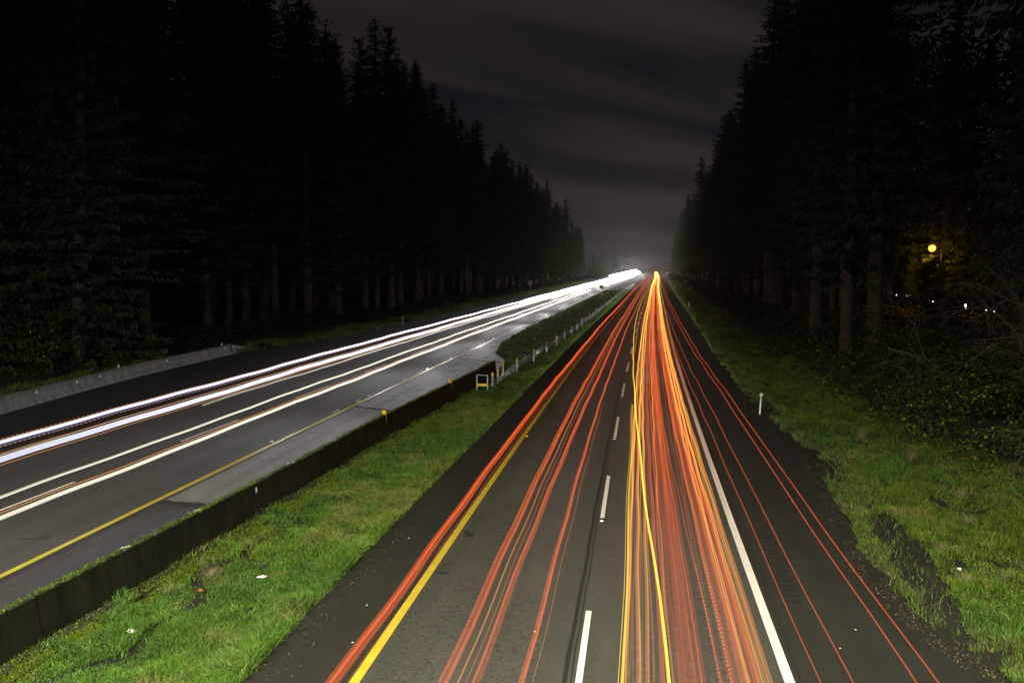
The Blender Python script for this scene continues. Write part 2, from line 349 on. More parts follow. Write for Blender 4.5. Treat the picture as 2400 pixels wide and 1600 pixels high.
# ------------------------------------------------------------------ median barrier and outer barrier
def barrier_mat(name, c1, c2, moss, amt, scale=1.5):
    m, t, b = newmat(name); n = t.nodes.new; l = t.links.new
    co = n('ShaderNodeTexCoord'); g = n('ShaderNodeNewGeometry'); sN = n('ShaderNodeSeparateXYZ'); l(g.outputs['Normal'], sN.inputs[0]); sP = n('ShaderNodeSeparateXYZ'); l(co.outputs['Object'], sP.inputs[0])
    no = n('ShaderNodeTexNoise'); no.inputs['Scale'].default_value = scale; no.inputs['Detail'].default_value = 8; no.inputs['Roughness'].default_value = .7
    mpn = n('ShaderNodeMapping'); mpn.inputs['Scale'].default_value = (1, 1, .5); l(co.outputs['Object'], mpn.inputs[0]); l(mpn.outputs[0], no.inputs['Vector'])
    r = n('ShaderNodeValToRGB'); l(no.outputs[0], r.inputs[0]); r.color_ramp.elements[0].position = .35; r.color_ramp.elements[1].position = .66
    r.color_ramp.elements[0].color = rgb(c1); r.color_ramp.elements[1].color = rgb(c2)
    n2 = n('ShaderNodeTexNoise'); n2.inputs['Scale'].default_value = 7; n2.inputs['Detail'].default_value = 6; l(co.outputs['Object'], n2.inputs['Vector'])
    ma = n('ShaderNodeMath'); ma.operation = 'MULTIPLY_ADD'; l(sN.outputs[2], ma.inputs[0]); ma.inputs[1].default_value = 0.5; l(n2.outputs[0], ma.inputs[2])
    mr = n('ShaderNodeMapRange'); l(ma.outputs[0], mr.inputs[0]); mr.inputs[1].default_value = 1 - amt; mr.inputs[2].default_value = 1.1 - amt
    mx = n('ShaderNodeMix'); mx.data_type = 'RGBA'; l(mr.outputs[0], mx.inputs[0]); l(r.outputs[0], mx.inputs[6]); mx.inputs[7].default_value = rgb(moss)
    def q(op, a, c=None):
        k = n('ShaderNodeMath'); k.operation = op
        for i, v in enumerate((a, c)):
            if v is None: continue
            if isinstance(v, (int, float)): k.inputs[i].default_value = v
            else: l(v, k.inputs[i])
        return k.outputs[0]
    st = n('ShaderNodeTexNoise'); st.inputs['Scale'].default_value = 1.0; st.inputs['Detail'].default_value = 7; st.inputs['Roughness'].default_value = .75
    ms = n('ShaderNodeMapping'); ms.inputs['Scale'].default_value = (4, 4, .35); l(co.outputs['Object'], ms.inputs[0]); l(ms.outputs[0], st.inputs['Vector'])
    jo = q('GREATER_THAN', q('FRACT', q('DIVIDE', sP.outputs[1], 3.65)), 0.012)
    f = q('ADD', q('MULTIPLY', jo, .75), .25)
    f = q('MULTIPLY', f, q('ADD', q('MULTIPLY', q('POWER', st.outputs[0], 2.0), 3.0), .2))
    sc2 = n('ShaderNodeVectorMath'); sc2.operation = 'SCALE'; l(mx.outputs[2], sc2.inputs[0]); l(f, sc2.inputs['Scale'])
    l(sc2.outputs[0], b.inputs['Base Color']); b.inputs['Roughness'].default_value = .9
    bp = n('ShaderNodeBump'); bp.inputs['Strength'].default_value = .5; bp.inputs['Distance'].default_value = .03; l(n2.outputs[0], bp.inputs['Height']); l(bp.outputs[0], b.inputs['Normal'])
    return m
def wall(name, path, prof, mat, seam=None):
    """prof: list of (side, z); path list of (x,y)"""
    P = np.array(path, float); d = np.concatenate([[0], np.cumsum(np.hypot(*np.diff(P, axis=0).T))])
    s = np.arange(0, d[-1], 0.5); X = np.interp(s, d, P[:, 0]); Y = np.interp(s, d, P[:, 1])
    k = len(prof); V = []; F = []
    for i in range(len(s)):
        j0, j1 = max(i - 1, 0), min(i + 1, len(s) - 1); tx, ty = X[j1] - X[j0], Y[j1] - Y[j0]; q = math.hypot(tx, ty); nx, ny = ty / q, -tx / q
        sc_ = 1.0
        if seam and i > 2 and (s[i] % seam) < 0.5: sc_ = 0.93
        for (a, z) in prof:
            jit = 0.006 * math.sin(s[i] * 2.1 + a * 9)
            V.append((X[i] + nx * (a * sc_ + jit), Y[i] + ny * (a * sc_ + jit), z * (0.985 if sc_ < 1 else 1) + jit))
        if i:
            for c in range(k - 1): F.append(((i - 1) * k + c, (i - 1) * k + c + 1, i * k + c + 1, i * k + c))
    F.append(tuple(range(k))[::-1]); F.append(tuple((len(s) - 1) * k + c for c in range(k)))
    return mesh_obj(name, V, F, mat)
mossy = barrier_mat('mossy_concrete', (0.012, 0.015, 0.008), (0.040, 0.042, 0.024), (0.045, 0.075, 0.012), 0.17, 1.6)
clean = barrier_mat('weathered_concrete', (0.075, 0.075, 0.070), (0.135, 0.132, 0.120), (0.05, 0.06, 0.02), 0.0, 1.2)
WP = [(-12.0, 4), (-11.9, 9), (-11.6, 14), (-11.35, 19), (-11.0, 27), (-10.8, 34), (-10.3, 42), (-9.8, 50), (-9.5, 57)]
bar = wall('median_barrier', WP, [(-0.20, -0.3), (-0.19, 0.02), (-0.11, 0.28), (-0.085, 0.80), (-0.05, 0.83), (0.05, 0.83), (0.085, 0.80), (0.13, 0.28), (0.18, 0.02), (0.19, -0.5)], mossy, seam=3.8)
tag(bar, 'long mossy concrete barrier wall between the inner shoulder and the median grass', 'barrier')
def wx(y): return np.interp(y, [p[1] for p in WP], [p[0] for p in WP])
# moss tufts along the top of the wall (part of it)
n = 9000; yy = rng.uniform(9, 56, n); dens = 0.55 + 0.45 * np.sin(yy * 1.3) * np.sin(yy * 0.37 + 1); keep = rng.random(n) < dens; yy = yy[keep]; n = len(yy)
xx = wx(yy) + rng.normal(0, 0.055, n); zz = 0.825 + 0 * yy; an = rng.uniform(0, 6.28, n); hh = rng.uniform(.015, .06, n); ww = rng.uniform(.012, .03, n)
V = np.stack([np.stack([xx - ww * np.cos(an), yy - ww * np.sin(an), zz], 1), np.stack([xx + ww * np.cos(an), yy + ww * np.sin(an), zz], 1), np.stack([xx + rng.normal(0, .02, n), yy + rng.normal(0, .02, n), zz + hh], 1)], 1).reshape(-1, 3)
cc = np.repeat(np.stack([rng.uniform(.05, .12, n), rng.uniform(.09, .17, n), rng.uniform(.01, .03, n)], 1), 3, axis=0)
leafm = colattr('leaf', 0.55, spec=0.35)
grassm = colattr('grass', 0.6, spec=0.25)
o_ = mesh_obj('moss', V, np.arange(3 * n).reshape(-1, 3), grassm, bar, cols=cc); o_['kind'] = 'stuff'
LB = [(-29.2, 14), (-30.4, 29), (-31.0, 37.7), (-31.9, 45), (-32.5, 51), (-32.9, 60), (-33.1, 66)]
lb = wall('roadside_barrier', LB, [(-0.30, -0.3), (-0.30, 0.07), (-0.14, 0.30), (-0.08, 0.82), (0.08, 0.82), (0.14, 0.30), (0.30, 0.07), (0.30, -0.3)], clean, seam=3.8)
tag(lb, 'grey concrete barrier along the left edge of the far carriageway, before the dark firs', 'barrier')
V = [(-33.4, 66, -.1), (-32.8, 66, -.1), (-33.18, 66, .82), (-33.02, 66, .82), (-33.6, 70.2, -.1), (-33.1, 70.2, -.1), (-33.4, 70.2, .08), (-33.25, 70.2, .08), (-33.45, 66.0, .3), (-32.86, 66, .3)]
F = [(0, 1, 3, 2), (1, 5, 7, 3), (0, 2, 6, 4), (2, 3, 7, 6), (4, 6, 7, 5)]
mesh_obj('end_section', V, F, clean, lb)
refl_w = simple('white_reflector', (0.85, 0.86, 0.88), 0.25)
refl_y = simple('yellow_reflector', (0.90, 0.62, 0.03), 0.3)
galv = simple('galvanised_steel', (0.42, 0.43, 0.45), 0.45, 0.6, c2=(0.28, 0.29, 0.31), scale=12)
whitep = simple('white_plastic', (0.75, 0.75, 0.76), 0.45)
def lbx(y): return np.interp(y, [p[1] for p in LB], [p[0] for p in LB])
i_ = 0
for y, where in ((36.2, 'nearest the frame edge'), (49.5, 'halfway along the barrier'), (64.5, 'near its sloping end')):
    b_ = MB(); b_.box((lbx(y), y, .93), (.09, .03, .2)); b_.box((lbx(y), y, .828), (.10, .1, .01))
    tag(b_.build('barrier_marker', refl_w), 'white marker on top of the grey left barrier, ' + where, 'marker', 'white markers on the left barrier')
for k, y in enumerate((40.5, 44.5, 47.0, 55.5, 61.5, 64.8)):
    b_ = MB(); b_.box((lbx(y) + .135, y, .6), (.02, .08, .13), -0.1)
    tag(b_.build('side_reflector', refl_w), 'tiny white reflector on the road face of the grey left barrier', 'reflector', 'reflectors on the face of the left barrier')
for y, where in ((35.3, 'nearer yellow marker'), (45.6, 'farther yellow marker')):
    x = wx(y); r_ = empty('wall_marker', (x, y, .83)); tag(r_, where + ' standing on the mossy median wall', 'marker', 'yellow markers on the median wall')
    b_ = MB(); b_.box((0, 0, .09), (.17, .03, .18)); b_.build('reflector', refl_y, r_)
    b_ = MB(); b_.box((0, .0, -.02), (.05, .10, .06)); b_.box((.10, 0, -.20), (.02, .05, .4)); b_.build('bracket', galv, r_)
for y, wd in ((20.5, .3), (26.0, .28), (29.6, .25), (17.5, .2)):
    x = wx(y); b_ = MB(); b_.box((x - .02, y, .835), (.05, wd, .018), -.5)
    tag(b_.build('barrier_clip', whitep), 'pale strip lying across the mossy top of the median wall', 'clip', 'pale strips on the median wall')
b_ = MB(); b_.box((wx(23.4) + .12, 23.4, .62), (.02, .06, .16))
tag(b_.build('barrier_tag', whitep), 'single small white tag on the grass side of the mossy wall', 'tag')

# ------------------------------------------------------------------ cable barrier
CP = [(54.5, -8.45), (57.7, -8.5), (63.5, -8.15), (70, -7.85), (76, -7.75), (88, -7.5), (100, -7.45), (400, -7.45)]
def cx(y): return float(np.interp(y, [p[0] for p in CP], [p[1] for p in CP]) + off(y))
fr = empty('anchor_frame', (-8.95, 49.3, -0.05)); tag(fr, 'small grey frame with a yellow plate at the start of the cable barrier', 'anchor frame')
b_ = MB(); b_.box((-.32, 0, .42), (.07, .06, .9)); b_.box((.32, 0, .42), (.07, .06, .9)); b_.box((0, 0, .85), (.57, .05, .05)); b_.build('frame', galv, fr)
b_ = MB(); b_.box((0, -.035, .27), (.56, .02, .16)); b_.build('plate', refl_y, fr)
def cable_post(yellow, h, striped=False):
    r_ = empty('cable_post', (0, 0, 0))
    b_ = MB(); b_.box((0, 0, h / 2 - .1), (.085, .05, h + .2)); b_.box((-.045, 0, h / 2), (.01, .07, h - .1)); b_.build('post', galv, r_)
    b_ = MB()
    b_.box((0, -.028, h * .62), (.022, .012, h * .6)); b_.build('slot', tar, r_)
    if yellow:
        b_ = MB(); b_.tube([(0, 0, h + .001), (0, 0, h + .03), (0, 0, h + .17), (0, 0, h + .19)], [.05, .075, .075, .04], 10); b_.build('cap', refl_y, r_)
    return r_
pA = cable_post(True, .78); pB = cable_post(False, .86)
ys_ = [50.6, 52.9, 55.6, 58.2, 64.4, 70.4, 77, 83]
while ys_[-1] < 330: ys_.append(ys_[-1] + 6.2)
used = {True: False, False: False}
first = {50.6: 'yellow capped cable barrier post right beside the anchor frame', 52.9: 'yellow capped cable post second from the anchor frame',
         55.6: 'tall grey post with yellow cap, third along the cable barrier', 58.2: 'yellow capped post where the cables start their full run',
         64.4: 'yellow capped post alone in the open grass past the cable start', 70.4: 'plain grey cable post between two yellow capped ones', 77: 'yellow capped post just past the first plain grey one'}
posts = []
for k, y in enumerate(ys_):
    yl = k < 5 or k % 2 == 0
    src = pA if yl else pB
    o = src if not used[yl] else copy_tree(src); used[yl] = True
    x = {0: -8.55, 1: -8.6, 2: -8.7}.get(k, cx(y)); o.location = (x, y, bank(np.array([x]), np.array([float(y)]))[0])
    posts.append((x, y, o.location.z))
    lab = first.get(y) or ('receding yellow capped post of the median cable barrier' if yl else 'receding plain grey post of the median cable barrier')
    tag(o, lab, 'cable post', 'yellow capped cable barrier posts' if yl else 'plain cable barrier posts')
for kz, z in enumerate((.42, .54, .66, .76)):
    b_ = MB(); pts = [(posts[1][0] + .2 - .1 * kz, 50.5, .02)] + [(p[0] + .035, p[1], p[2] + z) for p in posts[3:]]
    b_.tube(pts, 0.011, 5)
    tag(b_.build('barrier_cable', galv), ['lowest', 'second lowest', 'third lowest', 'topmost'][kz] + ' steel cable of the median cable barrier', 'cable', 'cables of the median barrier')

# ------------------------------------------------------------------ delineator posts and signs
def delineator():
    r_ = empty('delineator_post', (0, 0, 0))
    b_ = MB(); b_.box((0, 0, .42), (.07, .025, 1.0)); b_.build('post', whitep, r_)
    b_ = MB(); b_.tube([(0, -.02, .98), (0, .0, .98)], .085, 12); b_.box((0, .01, .98), (.14, .012, .14)); b_.build('reflector', refl_w, r_)
    return r_
d0 = delineator(); fst = True
for x, y, lab in ((5.95 + 0.1, 42.6, 'white reflector post nearest the camera at the right grass edge'), (9.0, 150, 'white reflector post far up the right verge, second in line'), (11.3, 263, 'third white reflector post in the far distance by the right verge'),
                  (14.4, 368, 'fourth tiny white reflector post on the far right verge'), (18.0, 500, 'fifth distant white reflector post near the road end'), (21.5, 640, 'farthest white reflector post near the road end')):
    o = d0 if fst else copy_tree(d0); fst = False; o.location = (x, y, -.02); o.rotation_euler = (0, 0.05 if y < 50 else 0, 0)
    if y > 200: o.scale = (1.5, 1.5, 1.15)
    tag(o, lab, 'reflector post', 'white delineator posts on the right verge')
o = copy_tree(d0); o.location = (-28.3, 101.5, 0); o.rotation_euler = (0, 0, 0); tag(o, 'lone slim reflector post left of the far carriageway', 'reflector post')
signback = simple('sign_back', (0.30, 0.27, 0.20), 0.5, 0.2, c2=(.22, .20, .15), scale=5)
def diamond(loc, h, d, lab):
    r_ = empty('road_sign', loc); tag(r_, lab, 'road sign')
    b_ = MB(); b_.box((0, .04, h / 2), (.09, .05, h)); b_.build('post', galv, r_)
    s_ = d / 2; V = [(0, 0, h - s_), (s_, 0, h), (0, 0, h + s_), (-s_, 0, h), (0, .012, h - s_), (s_, .012, h), (0, .012, h + s_), (-s_, .012, h)]
    mesh_obj('sign_panel', V, [(0, 1, 2, 3), (7, 6, 5, 4), (0, 4, 5, 1), (1, 5, 6, 2), (2, 6, 7, 3), (3, 7, 4, 0)], signback, r_)
diamond((-8.0, 199, -.1), 2.6, 1.25, 'pale diamond sign seen from behind, standing in the median grass')
diamond((-26.8, 217, 0), 3.0, 1.45, 'dim grey diamond sign seen from behind, left of the far carriageway')

# raised markers in the road
rw = empty('x', (0, 0, 0)); bpy.data.objects.remove(rw)
def chip(x, y, mat, lab, cat, grp, s=1.0, name='road_stud'):
    b_ = MB(); b_.box((x + off(y), y, .018), (.11 * s, .10 * s, .022), 0, .7); return tag(b_.build(name, mat), lab, cat, grp)
for k in range(9):
    chip(-4.62, 35.5 + 24.5 * k, refl_y, 'yellow reflective stud beside the yellow line of the near carriageway', 'road stud', 'yellow road studs')
for y in (32.9, 40.1, 40.6, 43.5, 43.8, 45.5, 52.4, 52.8, 58.3, 65.5, 71, 77.4, 79.2, 84.1, 90.7, 97, 104, 112, 121, 131, 144, 158, 175, 195):
    chip(-14.86, y, refl_w, 'white reflective stud beside the inner yellow line of the far carriageway', 'road stud', 'white road studs on the far carriageway', 1.2 + y / 200)
for k in range(8):
    chip(-0.92, 12.1 + 11.7 * (k + 1), refl_w, 'small white stud at the near end of a lane dash', 'road stud', 'white studs at the lane dashes', .9)

# ------------------------------------------------------------------ grass
def vnoise(x, y, s, seed):
    r = np.random.default_rng(seed); G = r.random((128, 128)); u = x / s + 40; v = y / s + 40
    i = np.floor(u).astype(int); j = np.floor(v).astype(int); fu = u - i; fv = v - j; fu = fu * fu * (3 - 2 * fu); fv = fv * fv * (3 - 2 * fv)
    g = lambda a, b: G[a % 128, b % 128]
    return (g(i, j) * (1 - fu) + g(i + 1, j) * fu) * (1 - fv) + (g(i, j + 1) * (1 - fu) + g(i + 1, j + 1) * fu) * fv
def blades(name, x, y, z, h, wd, col, mat, lean=0.5, rise=True):
    n = len(x); an = rng.uniform(0, 2 * np.pi, n); ln = rng.normal(0, 1, (n, 2)) * (h * lean)[:, None]
    dx, dy = np.cos(an) * wd, np.sin(an) * wd
    b0 = np.stack([x - dx, y - dy, z], 1); b1 = np.stack([x + dx, y + dy, z], 1)
    m0 = np.stack([x - dx * .8 + ln[:, 0] * .35, y - dy * .8 + ln[:, 1] * .35, z + h * .6], 1); m1 = np.stack([x + dx * .8 + ln[:, 0] * .35, y + dy * .8 + ln[:, 1] * .35, z + h * .6], 1)
    tp = np.stack([x + ln[:, 0], y + ln[:, 1], z + h * np.clip(1 - lean * .3, .4, 1)], 1)
    V = np.stack([b0, b1, m1, m0, tp], 1).reshape(-1, 3); I = np.arange(n) * 5
    T = np.concatenate([np.stack([I, I + 1, I + 2], 1), np.stack([I, I + 2, I + 3], 1), np.stack([I + 3, I + 2, I + 4], 1)])
    return mesh_obj(name, V, T, mat, cols=np.repeat(col, 5, axis=0))
def grass_cols(x, y, n, seed, dry=0.16):
    a = vnoise(x, y, 2.6, seed); b = vnoise(x, y, 0.7, seed + 1); c = vnoise(x, y, 7.0, seed + 2)
    g = np.stack([0.044 + .035 * a, 0.110 + .055 * a, 0.012 + .008 * b], 1)
    d = np.stack([0.15 + .05 * b, 0.145 + .03 * b, 0.045 + .01 * b], 1)
    yl = np.stack([0.10 + .03 * b, 0.155 + .04 * b, 0.012 + 0 * b], 1)
    m = np.clip((b * .5 + a * .5 - .55) * 5, 0, 1)[:, None] * .55; q = np.clip((c - .5) * 4, 0, 1)[:, None] * .5
    k = g * (1 - q) + yl * q; k = k * (1 - m) + d * m
    r = rng.random(n)[:, None]; k = np.where(r < dry, d * 1.1, k); return k * rng.uniform(.5, 1.5, n)[:, None] * (.7 + .6 * vnoise(x, y, .35, seed + 5))[:, None]
def sample(n, y0, y1, xa, xb, p=1.6):
    # density falls with distance
    u = rng.random(n); y = (y0 ** (1 - p) + u * (y1 ** (1 - p) - y0 ** (1 - p))) ** (1 / (1 - p)); x = xa(y) + rng.random(n) * (xb(y) - xa(y)); return x, y
GL = lambda y: np.interp(y, [0, 20, 40, 80, 2000], [-6.75, -6.7, -6.5, -6.4, -6.4]) + off(y)
ML = lambda y: np.where(y < 57, wx(y) + .15, edge(LE, y) + off(y))
n = 330000; x, y = sample(n, 10, 260, ML, GL, 1.9)
edgeR = GL(y) - x; k = (edgeR > .25 * vnoise(x, y, .5, 3)) | (rng.random(n) < .35); 
ditch = np.abs(x - (-9.75 + .35 * np.sin(y * .9) + .2 * np.sin(y * 2.3))) < .16; k &= ~(ditch & (y < 22) & (rng.random(n) < .93))
k &= vnoise(x, y, .45, 9) > .07
k &= ~((x - wx(y) < .55) & (y < 57) & (rng.random(n) < .75))
x, y = x[k], y[k]; n = len(x); z = bank(x, y)
h = (.03 + .16 * vnoise(x, y, .7, 5) ** 1.3 + .09 * (GL(y) - x < .8)) * rng.uniform(.6, 1.5, n) * (1 + y / 160); wd = (.0035 + y * .00013) * rng.uniform(.7, 1.4, n)
cols = grass_cols(x, y, n, 20, .08) * 1.2
moss = (x - wx(y) < 1.1) & (x - wx(y) > .2) & (y < 57) & (vnoise(x, y, .8, 33) > .42); cols[moss] = np.array([.10, .15, .010]) * rng.uniform(.6, 1.3, moss.sum())[:, None]; h[moss] *= .45; wd[moss] *= 1.7
tag(blades('median_grass', x, y, z, h, wd, cols, grassm, .6), 'green grass strip of the median between wall and near carriageway', 'grass', kind='stuff')
RL = lambda y: edge(RE, y) + off(y)
RR = lambda y: np.interp(y, [0, 15, 27, 41, 63, 120, 2000], [13.5, 13, 11.6, 10.2, 10.2, 9.5, 9.5]) + 1.6 + off(y)
n = 300000; x, y = sample(n, 10, 420, RL, RR, 1.75); xr = x - RL(y)
pat = ((x - 6.3 - .9 * np.clip((y - 17) / 9, 0, 1)) ** 2 / .3 + (y - 21.8) ** 2 / 21 < 1 + .9 * (vnoise(x, y, .5, 41) - .5)) | ((x - 6.9) ** 2 / .5 + (y - 31.5) ** 2 / 7 < .6 + (vnoise(x, y, .5, 42) - .5)) | ((x - 6.6) ** 2 / .5 + (y - 44) ** 2 / 20 < .5 + (vnoise(x, y, .6, 43) - .5))
k = ~(pat & (rng.random(n) < .95)); k &= (xr > .45 * vnoise(x, y, .7, 44)) & (vnoise(x, y, .5, 45) > .15)
x, y = x[k], y[k]; n = len(x); z = bank(x, y); xr = x - RL(y)
h = (.04 + .24 * vnoise(x, y, .8, 46) ** 1.3) * rng.uniform(.6, 1.5, n) * (1 + y / 160); wd = (.0038 + y * .00013) * rng.uniform(.7, 1.4, n)
cols = grass_cols(x, y, n, 50, .10) * 1.15; grey = (xr < 1.1) & (rng.random(n) < .45); cols[grey] = np.array([.10, .125, .045]) * rng.uniform(.5, 1.25, grey.sum())[:, None]
tag(blades('verge_grass', x, y, z, h, wd, cols, grassm, .6), 'green grass of the right verge between shoulder and brambles', 'grass', kind='stuff')
# grass and weeds along the left verge
LLf = lambda y: edge([(-60, -36), (40, -36), (66, -36.5), (84, -34.5), (FAR, -35)], y) + off(y)
LRf = lambda y: edge([(-60, -30.9), (38, -31.6), (50, -33.0), (66, -33.4), (84, -30.4), (FAR, -30.2)], y) + off(y)
n = 42000; x, y = sample(n, 34, 420, LLf, LRf, 1.5); k = vnoise(x, y, 1.5, 60) > .3; x, y = x[k], y[k]; n = len(x)
tag(blades('roadside_grass', x, y, bank(x, y), rng.uniform(.15, .55, n) * (.5 + vnoise(x, y, 3, 61)), .007 + y * .00015, grass_cols(x, y, n, 62, .35), grassm, .5), 'rough dim grass along the far left roadside below the trees', 'grass', kind='stuff')

# leaf carpets: brambles
def leafmass(name, x, y, z, s, col, label, cat, mat=None, kind='stuff', parent=None):
    n = len(x); a = rng.uniform(0, 2 * np.pi, n); tl = rng.normal(0, .6, n); t2 = rng.normal(0, .6, n)
    u = np.stack([np.cos(a), np.sin(a), np.sin(tl)], 1) * s[:, None]; v = np.stack([-np.sin(a), np.cos(a), np.sin(t2)], 1) * (s * .62)[:, None]
    c = np.stack([x, y, z], 1)
    V = np.stack([c - u, c - u * .1 + v, c + u, c - u * .1 - v], 1).reshape(-1, 3)
    F_ = np.arange(4 * n).reshape(-1, 4)
    return tag(mesh_obj(name, V, F_, mat or leafm, parent, cols=np.repeat(col, 4, axis=0)), label, cat, kind=kind)
n = 110000; u = rng.random(n); p = 1.5; y = (16. ** (1 - p) + u * (95. ** (1 - p) - 16. ** (1 - p))) ** (1 / (1 - p)); x = RR(y) - 1.3 + rng.random(n) ** 1.1 * 13
d = x - (RR(y) - 1.3); hm = 1.9 * np.clip(d / 4.0, 0, 1) ** .7 * (.45 + .9 * vnoise(x, y, 2.2, 70)) + .1; z = bank(x, y) + hm * (1 - rng.random(n) ** 2.2 * .7)
k = (vnoise(x, y, 1.1, 71) > .25) & ((d > 1.2) | (rng.random(n) < d / 1.2)); x, y, z, d = x[k], y[k], z[k], d[k]; n = len(x)
col = np.stack([.022 + .025 * rng.random(n), .045 + .04 * rng.random(n), .008 + .006 * rng.random(n)], 1)
r = rng.random(n); fl = vnoise(x, y, 2.5, 72); col[(r < .16 * (fl > .42))] = (.17, .20, .02); col[(r > .985)] = (.34, .30, .03); col[(r > .97) & (r < .974)] = (.30, .12, .02)
leafmass('bramble_thicket', x, y, z, rng.uniform(.03, .075, n) * (1 + y / 110), col, 'dark bramble thicket with scattered yellow leaves behind the right verge', 'brambles')
# climbing leaves and understorey left, below the nearest firs
n = 15000; x = rng.uniform(-46, -35.5, n); y = rng.uniform(42, 62, n); z = .3 + rng.random(n) ** 1.6 * 4.5 * vnoise(x, y, 3, 75); k = vnoise(x, y, 2, 76) + .15 * vnoise(x, z, .8, 77) > .5; x, y, z = x[k], y[k], z[k]; n = len(x)
col = np.stack([.04 + .05 * rng.random(n), .07 + .05 * rng.random(n), .012 + 0 * x], 1); col[rng.random(n) < .05] = (.3, .28, .03)
leafmass('undergrowth', x, y, z, rng.uniform(.05, .11, n), col, 'leafy undergrowth behind the grey barrier at the far left', 'undergrowth')

n = 9000; u = rng.random(n); p = 1.6; y = (12. ** (1 - p) + u * (70. ** (1 - p) - 12. ** (1 - p))) ** (1 / (1 - p)); x = RL(y) - .35 + rng.gamma(1.6, .38, n); k = (vnoise(x, y, .4, 97) > .3) & (x < RL(y) + 2.2); x, y = x[k], y[k]; n = len(x)
z = np.where(x < RL(y) + .5, .008, bank(x, y) + .02); c = np.array([.10, .075, .035]) * rng.uniform(.3, 1.6, n)[:, None]
leafmass('roadside_debris', x, y, z, rng.uniform(.008, .028, n), c, 'brown leaf litter and grit along the crumbling right shoulder edge', 'debris')
n = 3500; y = rng.uniform(11, 55, n); x = GL(y) + .25 - rng.gamma(1.6, .16, n) * rng.choice([-1, 1], n); c = np.array([.10, .08, .04]) * rng.uniform(.3, 1.6, n)[:, None]
leafmass('roadside_debris', x, y, 0 * x + .008, rng.uniform(.006, .02, n), c, 'brown leaf litter and grit along the median edge of the near carriageway', 'debris')
def scrub(name, n, y0, y1, xa, wd, hmax, seed, lab, cols):
    u = rng.random(n); p = 1.3; y = (y0 ** (1 - p) + u * (y1 ** (1 - p) - y0 ** (1 - p))) ** (1 / (1 - p)); x = xa(y) + rng.random(n) ** 1.3 * wd * (1 if wd > 0 else 1)
    hm = hmax * (.35 + .9 * vnoise(x, y, 3.0, seed)) * np.clip(np.abs(x - xa(y)) / 2.0, .15, 1); z = bank(x, y) + hm * rng.random(n)
    c = np.array(cols) * rng.uniform(.6, 1.4, n)[:, None]; leafmass(name, x, y, z, rng.uniform(.05, .11, n) * (1 + y / 90), c, lab, 'scrub')
scrub('roadside_scrub', 36000, 70, 760, lambda y: 10.6 + off(y), 7.5, 1.8, 80, 'dark scrub at the foot of the right firs, fading into the distance', (.030, .036, .014))
scrub('roadside_scrub', 40000, 60, 760, lambda y: -34.3 + off(y), -9.0, 1.7, 81, 'dark scrub at the foot of the left firs, fading into the distance', (.024, .030, .012))

# dry tufts, weeds, litter
def tuft(loc, nb, h, spread, colr, lab, cat='grass tuft', group=None, w=.004):
    a = rng.uniform(0, 2 * np.pi, nb); r = rng.random(nb) ** .6 * spread; hh = rng.uniform(.4, 1, nb) * h
    V = []; F_ = []
    for i in range(nb):
        ca, sa = math.cos(a[i]), math.sin(a[i]); n0 = len(V); rr = r[i]
        for t in (0, .5, 1): 
            ww = w * (1 - t * .9); R_ = rr * (.12 + .88 * t ** 1.3); zz = hh[i] * (t - .35 * t * t * rr / spread)
            V += [(ca * R_ - sa * ww, sa * R_ + ca * ww, zz), (ca * R_ + sa * ww, sa * R_ - ca * ww, zz)]
        F_ += [(n0, n0 + 1, n0 + 3, n0 + 2), (n0 + 2, n0 + 3, n0 + 5, n0 + 4)]
    o = mesh_obj('dry_tuft' if 'dry' in lab else 'weed', V, F_, simple('tuft_' + cat, colr, .8, c2=tuple(c * .6 for c in colr), scale=9)); o.location = loc
    return tag(o, lab, cat, group)
dry = (.34, .29, .14)
for (x, y, h, s_, c_, lab) in ((9.5, 25.6, .55, .55, dry, 'pale dry grass tuft with long stalks in the right verge before the brambles'), (10.3, 28.4, .6, .8, dry, 'wide dry tan tuft at the bramble edge above the pale one'),
        (7.9, 22.9, .35, .5, dry, 'low dry tuft beside the bare dirt patch on the right verge'), (7.6, 20.4, .35, .5, dry, 'flat dry tuft just above a white scrap on the right verge'),
        (8.6, 20.8, .4, .5, (.25, .24, .13), 'curled dry tuft near the right frame edge'), (10.5, 34.0, .7, .8, dry, 'bushy straw coloured tuft halfway up the bramble edge'), (9.7, 38.0, .9, 1.0, dry, 'tall straw tuft farthest up at the foot of the brambles'),
        (8.6, 34.5, .45, .4, (.30, .38, .28), 'pale grey green thistle rosette in the right verge grass'), (6.9, 40.6, .35, .45, (.22, .30, .12), 'light green weed beyond the thistle at the right verge edge'),
        (-9.9, 18.5, .3, .5, dry, 'small dry tuft in the median below the mossy wall'), (-10.3, 17.3, .35, .5, (.24, .27, .08), 'yellow green tuft nearest the camera in the median')):
    tuft((x, y, float(bank(np.array([x]), np.array([y]))[0])), 150, h, s_, c_, lab)
for (x, y, h, s_, lab) in ((-29.9, 123.7, 1.3, 2.2, 'rounded dry bush at the left roadside'), (-31.4, 141, 1.6, 3.0, 'wider dry bush farther up the left roadside'), (-31.0, 162, 1.4, 2.5, 'small dim bush at the left roadside near the diamond sign')):
    tuft((x, y, 0), 500, h, s_, (.18, .18, .08), lab.replace('dry', 'dry'), 'bush', w=.02)
